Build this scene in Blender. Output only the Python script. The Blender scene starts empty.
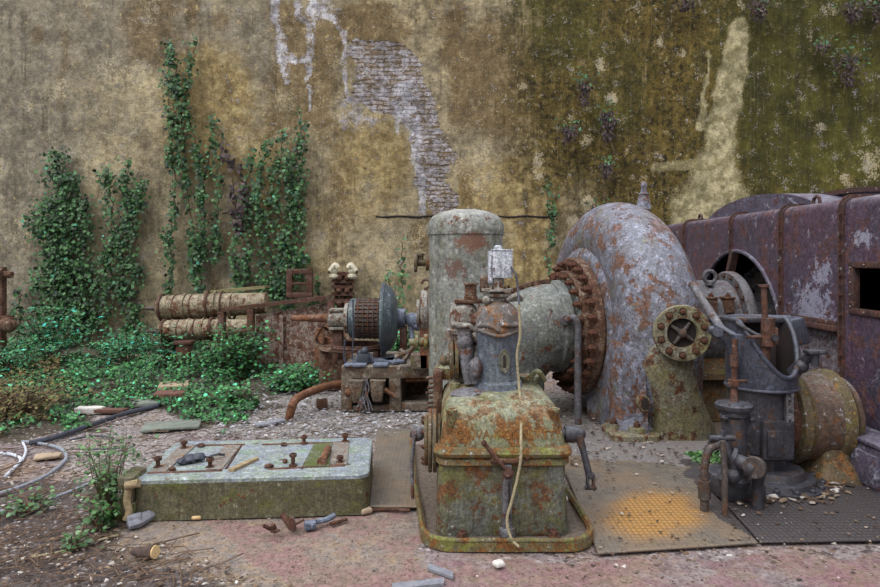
import bpy, bmesh, math, random
import numpy as np
from mathutils import Vector, Matrix, noise as mnoise
R = math.radians
PI = math.pi
random.seed(7); np.random.seed(7)
scn = bpy.context.scene
COL = scn.collection
F, HY, CH = 640.0, 258.0, 1.7          # focal length in pixels, horizon row, eye height
def W(px, py, D): return Vector(((px-440)*D/F, D, CH-(py-HY)*D/F))
def G(px, py):
    D = CH*F/(py-HY); return Vector(((px-440)*D/F, D, 0))
# ---------------------------------------------------------------- mesh helpers
class MB:
    def __init__(s): s.bm = bmesh.new()
    def _v(s, l): return [s.bm.verts.new(p) for p in l]
    def box(s, x0, x1, y0, y1, z0, z1, bev=0.0, rot=0.0, tilt=None):
        b = bmesh.new()
        bmesh.ops.create_cube(b, size=1)
        c = Vector(((x0+x1)/2, (y0+y1)/2, (z0+z1)/2)); d = Vector((x1-x0, y1-y0, z1-z0))
        for v in b.verts: v.co = Vector((v.co.x*d.x, v.co.y*d.y, v.co.z*d.z))
        if bev > 0: bmesh.ops.bevel(b, geom=list(b.edges), offset=bev, segments=2, affect='EDGES', profile=0.5)
        m = Matrix.Translation(c) @ Matrix.Rotation(rot, 4, 'Z')
        if tilt: m = m @ tilt
        bmesh.ops.transform(b, matrix=m, verts=b.verts)
        s.merge(b); return s
    def merge(s, b):
        mp = {v: s.bm.verts.new(v.co) for v in b.verts}
        for f in b.faces:
            try: s.bm.faces.new([mp[v] for v in f.verts])
            except ValueError: pass
        b.free()
    def rings(s, rings, cap0=True, cap1=True, closed=True):
        R_ = [s._v(r) for r in rings]
        for a, b in zip(R_[:-1], R_[1:]):
            n = len(a)
            for i in range(n if closed else n-1):
                j = (i+1) % n
                s.bm.faces.new((a[i], a[j], b[j], b[i]))
        if cap0: s.bm.faces.new(list(reversed(R_[0])))
        if cap1: s.bm.faces.new(R_[-1])
        return R_
    def lathe(s, prof, o=(0,0,0), ax='Z', seg=40, a0=0, a1=2*PI, cap=True):
        """prof: list of (axial, radius)"""
        o = Vector(o); rs = []
        full = abs(a1-a0) > 2*PI-1e-4
        axv = {'X':Vector((1,0,0)),'Y':Vector((0,1,0)),'Z':Vector((0,0,1))}[ax] if isinstance(ax, str) else Vector(ax).normalized()
        t = Vector((0,0,1)) if abs(axv.z) < .9 else Vector((1,0,0))
        u = axv.cross(t).normalized(); w = axv.cross(u)
        n = seg if full else seg+1
        for h, r in prof:
            r = max(r, 1e-4)
            rs.append([o + axv*h + (u*math.cos(a0+(a1-a0)*i/seg) + w*math.sin(a0+(a1-a0)*i/seg))*r for i in range(n)])
        s.rings(rs, cap and full, cap and full, full); return s
    def cyl(s, p0, p1, r0, r1=None, seg=24, bev=0.0):
        p0, p1 = Vector(p0), Vector(p1); L = (p1-p0).length; r1 = r0 if r1 is None else r1
        pr = [(0, r0), (L, r1)] if bev <= 0 else [(0, r0-bev), (bev, r0), (L-bev, r1), (L, r1-bev)]
        return s.lathe(pr, p0, p1-p0, seg)
    def tube(s, pts, r, seg=10, cap=True, closed=False):
        pts = [Vector(p) for p in pts]; n = len(pts)
        rr = r if hasattr(r, '__len__') else [r]*n
        T = []
        for i in range(n):
            if closed: d = pts[(i+1) % n]-pts[i-1]
            else: d = pts[min(i+1, n-1)]-pts[max(i-1, 0)]
            T.append(d.normalized())
        t = Vector((0,0,1)) if abs(T[0].z) < .9 else Vector((1,0,0))
        u = T[0].cross(t).normalized(); rs = []
        for i in range(n):
            u = (u - T[i]*u.dot(T[i])).normalized(); w = T[i].cross(u)
            rs.append([pts[i] + (u*math.cos(2*PI*k/seg)+w*math.sin(2*PI*k/seg))*rr[i] for k in range(seg)])
        if closed:
            R_ = s.rings(rs, False, False)
            a, b = R_[-1], R_[0]
            for i in range(seg):
                j = (i+1) % seg; s.bm.faces.new((a[i], a[j], b[j], b[i]))
        else: s.rings(rs, cap, cap)
        return s
    def prism(s, poly, axis, a, b):
        """poly 2D points; axis X: (y,z), Y: (x,z), Z: (x,y)"""
        def P(p, h):
            if axis == 'X': return (h, p[0], p[1])
            if axis == 'Y': return (p[0], h, p[1])
            return (p[0], p[1], h)
        s.rings([[P(p, a) for p in poly], [P(p, b) for p in poly]]); return s
    def rrect(s, secs, n=6, cap=True):
        """secs: (x0,x1,y0,y1,r,z) stack of rounded rectangles"""
        rs = []
        for x0, x1, y0, y1, r, z in secs:
            r = min(r, (x1-x0)/2-1e-3, (y1-y0)/2-1e-3); L = []
            for cx, cy, a in ((x1-r, y1-r, 0), (x0+r, y1-r, 90), (x0+r, y0+r, 180), (x1-r, y0+r, 270)):
                for k in range(n+1):
                    t = R(a+90*k/n); L.append(Vector((cx+r*math.cos(t), cy+r*math.sin(t), z)))
            rs.append(L)
        s.rings(rs, cap, cap); return s
    def ball(s, c, r, seg=16, sc=(1,1,1)):
        b = bmesh.new(); bmesh.ops.create_uvsphere(b, u_segments=seg, v_segments=max(6, seg//2), radius=r)
        for v in b.verts: v.co = Vector((v.co.x*sc[0], v.co.y*sc[1], v.co.z*sc[2])) + Vector(c)
        s.merge(b); return s
    def rock(s, c, sz, seed=0, sub=2):
        b = bmesh.new(); bmesh.ops.create_icosphere(b, subdivisions=sub, radius=1)
        for v in b.verts:
            k = 1+.35*mnoise.noise(v.co*1.3+Vector((seed*3.1, seed*7.7, 0)))
            v.co = Vector((v.co.x*sz[0]*k, v.co.y*sz[1]*k, v.co.z*sz[2]*k))+Vector(c)
        s.merge(b); return s
    def jitter(s, amp, sc=4.0, seed=0):
        for v in s.bm.verts:
            v.co += mnoise.noise_vector(v.co*sc+Vector((seed, seed, seed)))*amp
        return s
    def sub(s, cuts=1):
        bmesh.ops.subdivide_edges(s.bm, edges=list(s.bm.edges), cuts=cuts, use_grid_fill=True); return s
def put(name, mb, mat, parent=None, angle=38, local=False):
    bm = mb.bm
    bmesh.ops.recalc_face_normals(bm, faces=bm.faces)
    me = bpy.data.meshes.new(name)
    for f in bm.faces: f.smooth = True
    bm.to_mesh(me); bm.free()
    me.set_sharp_from_angle(angle=R(angle))
    o = bpy.data.objects.new(name, me); COL.objects.link(o)
    me.materials.append(mat)
    if parent is not None:
        o.parent = parent
        if not local:
            w = Vector((0,0,0)); p = parent
            while p is not None: w += p.location; p = p.parent
            me.transform(Matrix.Translation(-w))
    return o
def recentre(o):
    """move the object's origin to the base of its mesh"""
    me = o.data; xs = np.empty(len(me.vertices)*3); me.vertices.foreach_get('co', xs); xs = xs.reshape(-1, 3)
    c = Vector((float(xs[:,0].mean()), float(xs[:,1].mean()), float(xs[:,2].min())))
    me.transform(Matrix.Translation(-c)); o.location = o.location + c
def tag(o, label, cat, group=None, kind=None):
    o['label'] = label; o['category'] = cat
    if group: o['group'] = group
    if kind: o['kind'] = kind
    return o
def thing(name, label, cat, loc=(0,0,0), group=None):
    o = bpy.data.objects.new(name, None); COL.objects.link(o); o.location = loc
    o.empty_display_size = .1
    return tag(o, label, cat, group)
def solo(name, mb, mat, label, cat, group=None, kind=None, angle=38):
    o = put(name, mb, mat, None, angle); recentre(o); return tag(o, label, cat, group, kind)
def struct(o): o['kind'] = 'structure'; return o
_bolt = {}
def bolts(parent, pts, axis, r, mat, h=None, name='bolt', stud=True):
    """hexagon bolts, every one an object sharing one mesh"""
    h = h or r*1.1; key = (round(r,4), round(h,4), mat.name, tuple(round(a,3) for a in axis), stud)
    if key not in _bolt:
        m = MB(); ax = Vector(axis).normalized()
        m.lathe([(-r*.3, r*1.35), (0, r*1.35)], (0,0,0), ax, 12)
        m.lathe([(0, r), (h*.85, r), (h, r*.8)], (0,0,0), ax, 6)
        if stud: m.lathe([(h, r*.5), (h*1.5, r*.48)], (0,0,0), ax, 8)
        bmesh.ops.recalc_face_normals(m.bm, faces=m.bm.faces)
        me = bpy.data.meshes.new(name); m.bm.to_mesh(me); m.bm.free(); me.materials.append(mat); _bolt[key] = me
    w = Vector((0,0,0)); p = parent
    while p is not None: w += p.location; p = p.parent
    for q in pts:
        o = bpy.data.objects.new(name, _bolt[key]); COL.objects.link(o); o.parent = parent; o.location = Vector(q)-w
def circ(c, r, n, axis='X', a0=0.0, a1=2*PI):
    c = Vector(c); out = []
    for i in range(n):
        a = a0+(a1-a0)*i/n
        if axis == 'X': out.append(c+Vector((0, math.cos(a)*r, math.sin(a)*r)))
        elif axis == 'Y': out.append(c+Vector((math.cos(a)*r, 0, math.sin(a)*r)))
        else: out.append(c+Vector((math.cos(a)*r, math.sin(a)*r, 0)))
    return out
def spline(pts, n=8):
    pts = [Vector(p) for p in pts]; out = []
    P = [pts[0]*2-pts[1]]+pts+[pts[-1]*2-pts[-2]]
    for i in range(1, len(P)-2):
        for k in range(n):
            t = k/n; a, b, c, d = P[i-1], P[i], P[i+1], P[i+2]
            out.append(0.5*((2*b)+(c-a)*t+(2*a-5*b+4*c-d)*t*t+(3*b-a-3*c+d)*t**3))
    out.append(pts[-1]); return out
# ---------------------------------------------------------------- node helpers
class NT:
    def __init__(s, name):
        s.m = bpy.data.materials.new(name); s.m.use_nodes = True; s.t = s.m.node_tree; s.t.nodes.clear()
        s.out = s.t.nodes.new('ShaderNodeOutputMaterial'); s.b = s.t.nodes.new('ShaderNodeBsdfPrincipled')
        s.t.links.new(s.b.outputs[0], s.out.inputs[0])
        s.tc = s.t.nodes.new('ShaderNodeTexCoord'); s.obj = s.tc.outputs['Object']
        s.geo = s.t.nodes.new('ShaderNodeNewGeometry')
    def lk(s, a, i):
        if isinstance(a, bpy.types.NodeSocket): s.t.links.new(a, i)
        elif isinstance(a, (tuple, list)) and len(a) == 3 and i.type == 'RGBA': i.default_value = (*a, 1)
        else: i.default_value = a
    def map(s, vec, sc=(1,1,1), loc=(0,0,0)):
        n = s.t.nodes.new('ShaderNodeMapping'); s.lk(vec, n.inputs[0]); n.inputs['Scale'].default_value = sc; n.inputs['Location'].default_value = loc
        return n.outputs[0]
    def noise(s, sc, det=4, rough=.55, vec=None, dist=0.0, off=None):
        n = s.t.nodes.new('ShaderNodeTexNoise'); v = vec or s.obj
        if off is not None: v = s.map(v, loc=(off, off*1.7, off*.6))
        s.lk(v, n.inputs['Vector']); n.inputs['Scale'].default_value = sc; n.inputs['Detail'].default_value = det
        n.inputs['Roughness'].default_value = rough; n.inputs['Distortion'].default_value = dist
        return n.outputs['Fac']
    def voro(s, sc, vec=None, feat='F1', out='Distance'):
        n = s.t.nodes.new('ShaderNodeTexVoronoi'); n.feature = feat; s.lk(vec or s.obj, n.inputs['Vector']); n.inputs['Scale'].default_value = sc
        return n.outputs[out]
    def ss(s, x, a, b, lo=0.0, hi=1.0):
        n = s.t.nodes.new('ShaderNodeMapRange'); n.interpolation_type = 'SMOOTHSTEP'
        s.lk(x, n.inputs['Value'])
        if a > b: a, b, lo, hi = b, a, hi, lo
        n.inputs['From Min'].default_value = a; n.inputs['From Max'].default_value = b
        n.inputs['To Min'].default_value = lo; n.inputs['To Max'].default_value = hi
        return n.outputs[0]
    def mix(s, f, a, b, mode='MIX'):
        n = s.t.nodes.new('ShaderNodeMix'); n.data_type = 'RGBA'; n.blend_type = mode
        s.lk(f, n.inputs[0]); s.lk(a, n.inputs[6]); s.lk(b, n.inputs[7]); return n.outputs[2]
    def mul(s, a, b): return s.ma('MULTIPLY', a, b)
    def add(s, a, b): return s.ma('ADD', a, b)
    def ma(s, op, a, b, clamp=False):
        n = s.t.nodes.new('ShaderNodeMath'); n.operation = op; n.use_clamp = clamp; s.lk(a, n.inputs[0]); s.lk(b, n.inputs[1]); return n.outputs[0]
    def sepxyz(s, v):
        n = s.t.nodes.new('ShaderNodeSeparateXYZ'); s.lk(v, n.inputs[0]); return n.outputs
    def attr(s, name):
        n = s.t.nodes.new('ShaderNodeAttribute'); n.attribute_name = name
        c = s.t.nodes.new('ShaderNodeSeparateColor'); s.t.links.new(n.outputs['Color'], c.inputs[0]); return c.outputs
    def ramp(s, f, stops):
        n = s.t.nodes.new('ShaderNodeValToRGB'); s.lk(f, n.inputs[0]); e = n.color_ramp.elements
        while len(e) < len(stops): e.new(.5)
        for k, (p, c) in enumerate(stops): e[k].position = p; e[k].color = (*c, 1)
        return n.outputs[0]
    def bump(s, h, st=.5, dist=.01, nrm=None):
        n = s.t.nodes.new('ShaderNodeBump'); s.lk(h, n.inputs['Height']); n.inputs['Strength'].default_value = st; n.inputs['Distance'].default_value = dist
        if nrm: s.lk(nrm, n.inputs['Normal'])
        return n.outputs[0]
    def done(s, col, rough=.8, nrm=None, metal=0.0, spec=.5):
        s.lk(col, s.b.inputs['Base Color']); s.lk(rough, s.b.inputs['Roughness']); s.lk(metal, s.b.inputs['Metallic'])
        s.b.inputs['Specular IOR Level'].default_value = spec
        if nrm: s.lk(nrm, s.b.inputs['Normal'])
        return s.m
def H(h):
    """sRGB hex to linear"""
    c = [int(h[i:i+2], 16)/255 for i in (0, 2, 4)]
    return tuple(x/12.92 if x <= .04045 else ((x+.055)/1.055)**2.4 for x in c)
RUST_D, RUST, RUST_O = H('2c1c18'), H('553220'), H('7d4c2a')
def grime(name, a, b, rust=.35, rc=(RUST_D, RUST, RUST_O), moss=0.0, mossc=H('5c6420'), pale=.2, palec=H('b9bcc0'), streak=.3, sc=1.0, rough=.75, metal=.0, bump=.4, dark=.35, dust_toplight=.0, spots=()):
    """old painted iron: two paint tones, rust patches, pale scale, moss, vertical runs"""
    t = NT(name); o = t.obj
    big = t.noise(2.2*sc, 5, .6); mid = t.noise(9*sc, 6, .65, off=3.1); fine = t.noise(55*sc, 5, .7, off=7.7)
    col = t.mix(t.ss(t.add(t.mul(big, .6), t.mul(mid, .4)), .42, .58), a, b)
    if pale > 0:
        f = t.ss(t.add(t.mul(t.noise(8*sc, 8, .75, off=11.), .8), t.mul(fine, .2)), .60-.13*pale, .63-.12*pale)
        col = t.mix(t.mul(f, .75), col, palec)
    if streak > 0:
        s1 = t.noise(1.0, 5, .65, vec=t.map(o, (22*sc, 22*sc, 1.1*sc)))
        col = t.mix(t.mul(t.ss(s1, .46, .66), streak), col, tuple(x*.35 for x in a))
        s2 = t.noise(1.0, 5, .65, vec=t.map(o, (30*sc, 30*sc, 1.5*sc), (5,5,5)))
        col = t.mix(t.mul(t.ss(s2, .55, .7), streak*.7), col, tuple(min(1, x*1.6+.05) for x in b))
    if moss > 0:
        f = t.ss(t.add(t.mul(t.noise(3.1*sc, 8, .75, off=21.), .8), t.mul(fine, .2)), .58-.20*moss, .63-.16*moss)
        col = t.mix(t.mul(f, .8), col, t.mix(fine, mossc, tuple(x*.5 for x in mossc)))
    rcol = t.ramp(t.add(t.mul(mid, .5), t.mul(fine, .5)), [(.36, rc[0]), (.5, rc[1]), (.64, rc[2])])
    rn = t.add(t.mul(t.noise(4*sc, 9, .76, off=33.), .85), t.mul(fine, .15))
    rf = t.ss(rn, .60-.20*rust, .625-.20*rust)
    col = t.mix(rf, col, rcol)
    col = t.mix(t.mul(t.ss(t.noise(16*sc, 8, .78, off=41.), .50, .40), dark), col, tuple(x*.22 for x in a))
    if dust_toplight > 0:
        up = t.sepxyz(t.geo.outputs['Normal'])[2]
        col = t.mix(t.mul(t.mul(t.ss(up, .35, .95), t.ss(mid, .35, .6)), dust_toplight), col, palec)
    g1 = t.ss(t.noise(34*sc, 8, .8, off=63.), .36, .64, .55, 1.45); g2 = t.ss(t.noise(11*sc, 7, .75, off=73.), .36, .64, .75, 1.25)
    gm = t.mul(g1, g2); cg = t.t.nodes.new('ShaderNodeCombineXYZ')
    for q in range(3): t.lk(gm, cg.inputs[q])
    col = t.mix(1.0, col, cg.outputs[0], 'MULTIPLY')
    for sc_c, sc_r, sc_col, sc_a in spots:      # local splashes of old paint or lime
        mp = t.map(o, tuple(1/r_ for r_ in sc_r), tuple(-c_/r_ for c_, r_ in zip(sc_c, sc_r)))
        ln = t.t.nodes.new('ShaderNodeVectorMath'); ln.operation = 'LENGTH'; t.lk(mp, ln.inputs[0])
        f = t.ss(t.add(t.mul(t.ma('SUBTRACT', 1.0, ln.outputs['Value']), .16), t.add(t.mul(t.noise(11, 9, .8, off=53.), .7), t.mul(fine, .3))), .60-sc_a*.1, .63-sc_a*.1)
        col = t.mix(t.mul(f, .85), col, sc_col)
    nb = t.bump(t.add(t.mul(mid, .6), t.mul(fine, .8)), bump, .012)
    nb = t.bump(rf, bump*.7, .004, nb)
    return t.done(col, t.ss(rf, 0, 1, rough-.12, .92), nb, metal)
def simple(name, a, b, sc=12, rough=.8, bump=.3, metal=0.0, stretch=(1,1,1)):
    t = NT(name); v = t.map(t.obj, stretch)
    n = t.noise(sc, 6, .65, vec=v); f = t.noise(sc*5, 5, .7, vec=v)
    c = t.mix(t.ss(t.add(t.mul(n, .6), t.mul(f, .4)), .38, .62), a, b)
    return t.done(c, rough, t.bump(f, bump, .006), metal)
def leafmat(name, stops, rough=.45, twig=False):
    t = NT(name); rnd = t.geo.outputs['Random Per Island']
    c = t.ramp(rnd, stops)
    c = t.mix(.35, c, t.mix(t.noise(3, 3, .5), (.5,.5,.5), (1,1,1)), 'MULTIPLY')
    m = t.done(c, rough, None, 0, .6)
    t.b.inputs['Transmission Weight'].default_value = 0
    return m
# ---------------------------------------------------------------- materials
M = {}
M['tank'] = grime('tank_iron', H('7c7e7a'), H('6f7064'), rust=.10, pale=.25, palec=H('a9a9a6'), streak=.38, sc=.9, moss=.12, mossc=H('6c7048'), rough=.65, dark=.2, dust_toplight=.5, spots=[((.05,-.32,1.83),(.16,.3,.1),H('6b4430'),.8),((-.12,-.3,1.0),(.1,.3,.16),H('6b4430'),.3),((-.1,-.3,1.6),(.12,.3,.16),H('5a3c30'),.35)])
M['volute'] = grime('volute_iron', H('6e717f'), H('605e66'), rust=.42, rc=(H('3c2a25'), H('664838'), H('7b5843')), pale=.55, palec=H('8e91a2'), streak=.10, sc=1.3, rough=.6, bump=.6, dark=.5, dust_toplight=.25, moss=.22, mossc=H('75745c'))
M['foot'] = grime('foot_iron', H('747060'), H('78704f'), rust=.36, pale=.35, palec=H('93938a'), moss=.2, mossc=H('716e38'), streak=.3, sc=1.5, dark=.3)
M['bluegrey'] = grime('blue_grey_iron', H('5c6577'), H('4b5262'), rust=.12, pale=.5, palec=H('8b93a4'), streak=.25, sc=2.2, dark=.35, dust_toplight=.3)
M['flange'] = grime('flange_rust', H('77604c'), H('5b4638'), rust=.62, rc=(H('2a1c17'), H('4e3224'), H('6e482c')), pale=.35, palec=H('8f8a86'), sc=2.5, dark=.55, streak=.2)
M['elbow'] = grime('elbow_paint', H('5d605e'), H('66685f'), rust=.22, pale=.5, palec=H('858a88'), streak=.35, sc=1.2, dark=.25, dust_toplight=.3)  # pale upper side: light from above mixed in as top dust
M['pump'] = grime('pump_paint', H('74755c'), H('6e6a48'), rust=.50, rc=(H('422814'), H('684420'), H('7c5624')), pale=.35, palec=H('959c90'), moss=.22, mossc=H('70722c'), streak=.45, sc=1.7, dark=.3, dust_toplight=.3)
M['pumplow'] = grime('pump_lower_paint', H('5c5e56'), H('5c5b46'), rust=.36, rc=(H('3a2416'), H('583820'), H('704c24')), pale=.12, moss=.38, mossc=H('625f2a'), streak=.6, sc=1.6, dark=.3)
M['pumplip'] = grime('pump_lip_rust', H('64583a'), H('59563c'), rust=.5, rc=(H('45290f'), H('6b4620'), H('83602c')), pale=.2, moss=.4, mossc=H('7f8334'), sc=2.6, dark=.2)
M['letter'] = grime('letter_rust', H('7c5a26'), H('8a6a2a'), rust=.6, rc=(H('4a2612'), H('7a4a1c'), H('9a6a26')), pale=0, streak=0, sc=5)
M['column'] = grime('column_grey', H('5f666e'), H('555c68'), rust=.08, pale=.2, palec=H('7e8690'), streak=.45, sc=2, dark=.2)
M['coldome'] = grime('column_dome', H('6e5f54'), H('5d5a5a'), rust=.36, rc=(H('4c3526'), H('7b5636'), H('96683c')), pale=.3, streak=.5, sc=2.4, dark=.3)
M['palemetal'] = grime('pale_fitting', H('827d72'), H('6d6962'), rust=.36, pale=.6, palec=H('a8a6a2'), streak=.2, sc=3.5, dark=.4, dust_toplight=.3)
M['alu'] = grime('aluminium_box', H('a9adb6'), H('9095a0'), rust=.02, pale=.8, palec=H('d0d3d8'), streak=.3, sc=4, dark=.3, rough=.5)
M['rust'] = grime('rusty_iron', H('5c3d2e'), H('4a322a'), rust=.6, rc=(H('281a16'), H('4b2e21'), H('6c4229')), pale=.22, palec=H('887a74'), sc=2.4, dark=.45)
M['rustlite'] = grime('orange_rusty_iron', H('7a5034'), H('66432f'), rust=.6, rc=(H('3c261c'), H('623e28'), H('855636')), pale=.3, palec=H('9a8c84'), sc=2.4, dark=.3)
M['casing'] = grime('casing_plate', H('513f4e'), H('46404f'), rust=.40, rc=(H('3a2427'), H('523637'), H('65413a')), pale=.22, palec=H('8f8a96'), streak=.22, sc=1.0, rough=.55, dark=.3, dust_toplight=.3, spots=[((-1,-.55,1.25),(.5,.45,.34),H('8c8c9e'),.38),((-1,-.7,1.55),(.5,.25,.2),H('8c8c9e'),.2),((-1,-1.25,1.85),(.5,.16,.12),H('9494a4'),.25),((-1,1.9,1.2),(.5,.4,.4),H('6c5c5c'),.3)])
M['casinglow'] = grime('casing_lower_plate', H('57494e'), H('6a6067'), rust=.2, pale=.85, palec=H('8a8890'), streak=.1, sc=2.6, dark=.5)
M['casinghump'] = grime('casing_cover_plate', H('544d5e'), H('484352'), rust=.2, rc=(H('3a2427'), H('523637'), H('65413a')), pale=.45, palec=H('8a8a98'), streak=.1, sc=1.4, dust_toplight=.3)
M['rib'] = grime('rib_rust', H('4a3330'), H('3d2b2b'), rust=.5, rc=(H('2c1c1a'), H('4b2f28'), H('6d4330')), pale=.15, sc=2.5, dark=.5)
M['dark'] = grime('dark_iron', H('3a3a41'), H('302f34'), rust=.25, rc=(H('2c211e'), H('4a3428'), H('6a4730')), pale=.15, palec=H('6b6f7c'), streak=.3, sc=2.2, rough=.5, dark=.3, dust_toplight=.25)
M['darkblue'] = grime('dark_blue_iron', H('40434f'), H('363844'), rust=.14, pale=.2, palec=H('6a7086'), streak=.3, sc=2.2, rough=.42, dark=.4, dust_toplight=.35)
M['pipebrown'] = grime('pipe_brown_iron', H('4c423e'), H('3e3836'), rust=.4, rc=(H('2c201c'), H('4e382c'), H('6c4c38')), pale=.25, palec=H('77706e'), sc=3, dark=.4, dust_toplight=.2)
M['mottle'] = grime('mottled_rusty_plate', H('6a4636'), H('5a3a2e'), rust=.3, pale=.95, palec=H('988e84'), sc=1.6, dark=.6, bump=.6)
M['drum'] = grime('drum_brown', H('5e4a3c'), H('54453c'), rust=.28, rc=(H('40291d'), H('64432b'), H('785534')), pale=.2, moss=.05, streak=.1, sc=1.8, dark=.2, dust_toplight=.15)
M['drumrim'] = grime('drum_rim', H('625436'), H('584c38'), rust=.22, rc=(H('4d3220'), H('7c5a28'), H('a4843c')), pale=.2, moss=.15, mossc=H('76702c'), sc=2.6, dark=.4)
M['bearing'] = grime('bearing_grey', H('5e5d62'), H('504d50'), rust=.28, pale=.5, palec=H('7d7d83'), sc=2.2, dark=.5, dust_toplight=.3)
M['sump'] = grime('sump_ochre', H('5f4f36'), H('4f4534'), rust=.45, rc=(H('33241a'), H('6b4424'), H('8a6a30')), pale=.15, moss=.15, sc=2, dark=.5)
M['ribbed'] = grime('ribbed_core', H('857a62'), H('6a5e48'), rust=.42, pale=.5, palec=H('a8a08c'), streak=.1, sc=2.2, dark=.4, dust_toplight=.4)
M['commut'] = grime('rotor_winding', H('4a3a30'), H('3c302a'), rust=.4, pale=.4, palec=H('84797a'), sc=4, dark=.55)
M['disc'] = grime('disc_slate', H('4c5a5c'), H('3c4650'), rust=.06, pale=.3, palec=H('87989a'), streak=.4, sc=1.8, rough=.5, dark=.2)
M['bed'] = grime('bed_iron', H('5a4c40'), H('6c6052'), rust=.42, rc=(H('2e221c'), H('58402e'), H('7b5a3e')), pale=.5, palec=H('8c857c'), sc=2.2, moss=.1, dark=.6, dust_toplight=.6)
M['plaster'] = simple('white_ceramic', H('d8d2bc'), H('b0aa94'), 20, .4, .1)
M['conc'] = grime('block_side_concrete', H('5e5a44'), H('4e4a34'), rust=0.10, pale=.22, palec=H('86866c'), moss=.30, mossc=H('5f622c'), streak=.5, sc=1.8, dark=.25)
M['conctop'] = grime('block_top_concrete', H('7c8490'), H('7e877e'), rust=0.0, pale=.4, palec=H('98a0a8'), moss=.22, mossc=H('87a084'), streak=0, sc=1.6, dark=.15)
M['strap'] = grime('strap_iron', H('7c7670'), H('746c64'), rust=.3, rc=(H('5a4030'), H('7e5d44'), H('9a7a58')), pale=.3, sc=4, dark=.2)
M['mosspad'] = grime('moss_pad', H('4c5836'), H('5d6450'), rust=0, pale=.4, palec=H('9aa088'), moss=.6, sc=5, streak=0, dark=.5)
M['post'] = grime('post_concrete', H('6c6450'), H('5d5a44'), rust=.1, pale=.3, palec=H('9a9484'), moss=.4, sc=4, dark=.4)
M['wood'] = simple('weathered_wood', H('a08c6c'), H('77684e'), 8, .85, .3, stretch=(1,8,8))
M['plankw'] = simple('mossy_plank', H('877f5c'), H('64603e'), 8, .85, .3, stretch=(1,8,8))
M['bark'] = simple('dry_twig_bark', H('6a5544'), H('4c3c30'), 20, .9, .4)
M['log'] = simple('log_bark', H('57453c'), H('3a2e2a'), 30, .9, .6)
M['cut'] = simple('cut_wood', H('d2b688'), H('b49468'), 30, .8, .1)
M['rope'] = simple('old_rope', H('a59a7c'), H('7b725a'), 60, .95, .6)
M['blackc'] = simple('black_rubber', H('2a2c34'), H('3e4250'), 30, .55, .1)
M['greyc'] = simple('grey_hose', H('8c919c'), H('6f747e'), 30, .7, .2)
M['whitec'] = simple('white_conduit', H('cfd3dc'), H('9ea4b0'), 30, .6, .1)
M['brick'] = simple('broken_brick', H('6a4a3c'), H('543c34'), 14, .95, .5)
M['brickpale'] = simple('pale_slab', H('a8957c'), H('8c7c6a'), 14, .95, .5)
M['slabg'] = simple('grey_green_slab', H('767c72'), H('5f655e'), 14, .9, .4)
M['stonew'] = simple('white_stone', H('d6d2cc'), H('b4b0aa'), 14, .8, .3)
M['greystrip'] = simple('grey_board', H('83848c'), H('6a6c76'), 30, .85, .3)
M['inner_shade'] = simple('opening_shade', H('2c211f'), H('1d1718'), 6, .9, .2)  # near black put in for shade inside slots, holes and housings
M['dirt'] = simple('heaped_dirt', H('4d4038'), H('6d6258'), 40, .95, .8)
G1 = [(0, H('123a1c')), (.4, H('1d5228')), (.7, H('2c6c34')), (.9, H('3f8a52')), (1, H('5fc09c'))]
M['ivy'] = leafmat('ivy_leaves', [(0, H('122818')), (.35, H('20441e')), (.65, H('305a26')), (.88, H('447438')), (.985, H('4a7c50')), (1, H('4aa890'))], .65)  # teal end stops here and in the next two ramps are painted highlights
M['ground'] = leafmat('ground_leaves', [(0, H('122a16')), (.35, H('1f4a20')), (.65, H('2f6a2e')), (.85, H('468a46')), (.97, H('4ca068')), (1, H('58d8a8'))], .65)
M['bush'] = leafmat('bush_leaves', [(0, H('14341c')), (.3, H('20502a')), (.65, H('30703c')), (.9, H('409060')), (.97, H('48c0a8')), (1, H('48e8e0'))], .65)
M['sprout'] = leafmat('sprout_leaves', [(0, H('22401e')), (.4, H('345a2a')), (.8, H('4a763a')), (1, H('6c9458'))])
M['dead'] = leafmat('dead_leaves', [(0, H('30262a')), (.5, H('4a3e40')), (.9, H('665858')), (1, H('7c6e66'))], .9)
M['drygrass'] = leafmat('dry_leaves', [(0, H('4a3c26')), (.5, H('6e5c38')), (.8, H('50602c')), (1, H('8a7a4c'))], .9)
M['chip'] = leafmat('plaster_chips', [(0, H('4c4642')), (.35, H('6e6a68')), (.7, H('94929a')), (.92, H('b0b0b6')), (1, H('dcdcdc'))], .9)
M['litter'] = leafmat('leaf_litter', [(0, H('2c2420')), (.35, H('4a3a30')), (.6, H('6a5240')), (.8, H('84705c')), (.93, H('a8a09a')), (1, H('c8c4c0'))], .9)
# ---------------------------------------------------------------- mask painting (numpy)
def vnoise(x, y, seed):
    xi = np.floor(x).astype(int); yi = np.floor(y).astype(int); xf = x-xi; yf = y-yi
    def h(a, b):
        n = (a*374761393+b*668265263+seed*1442695041) & 0x7fffffff
        n = ((n ^ (n >> 13))*1274126177) & 0x7fffffff
        return ((n ^ (n >> 16)) & 0xffff)/65535.0
    u = xf*xf*(3-2*xf); v = yf*yf*(3-2*yf)
    return (h(xi, yi)*(1-u)+h(xi+1, yi)*u)*(1-v)+(h(xi, yi+1)*(1-u)+h(xi+1, yi+1)*u)*v
def fbm(x, y, s, seed=0, octv=4, sx=1, sy=1):
    t = 0; a = 1; tot = 0
    for k in range(octv):
        t = t+a*vnoise(x/s*sx*2**k+17*k, y/s*sy*2**k+31*k, seed+k); tot += a; a *= .55
    return t/tot
def sst(x, a, b):
    t = np.clip((x-a)/(b-a), 0, 1); return t*t*(3-2*t)
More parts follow.
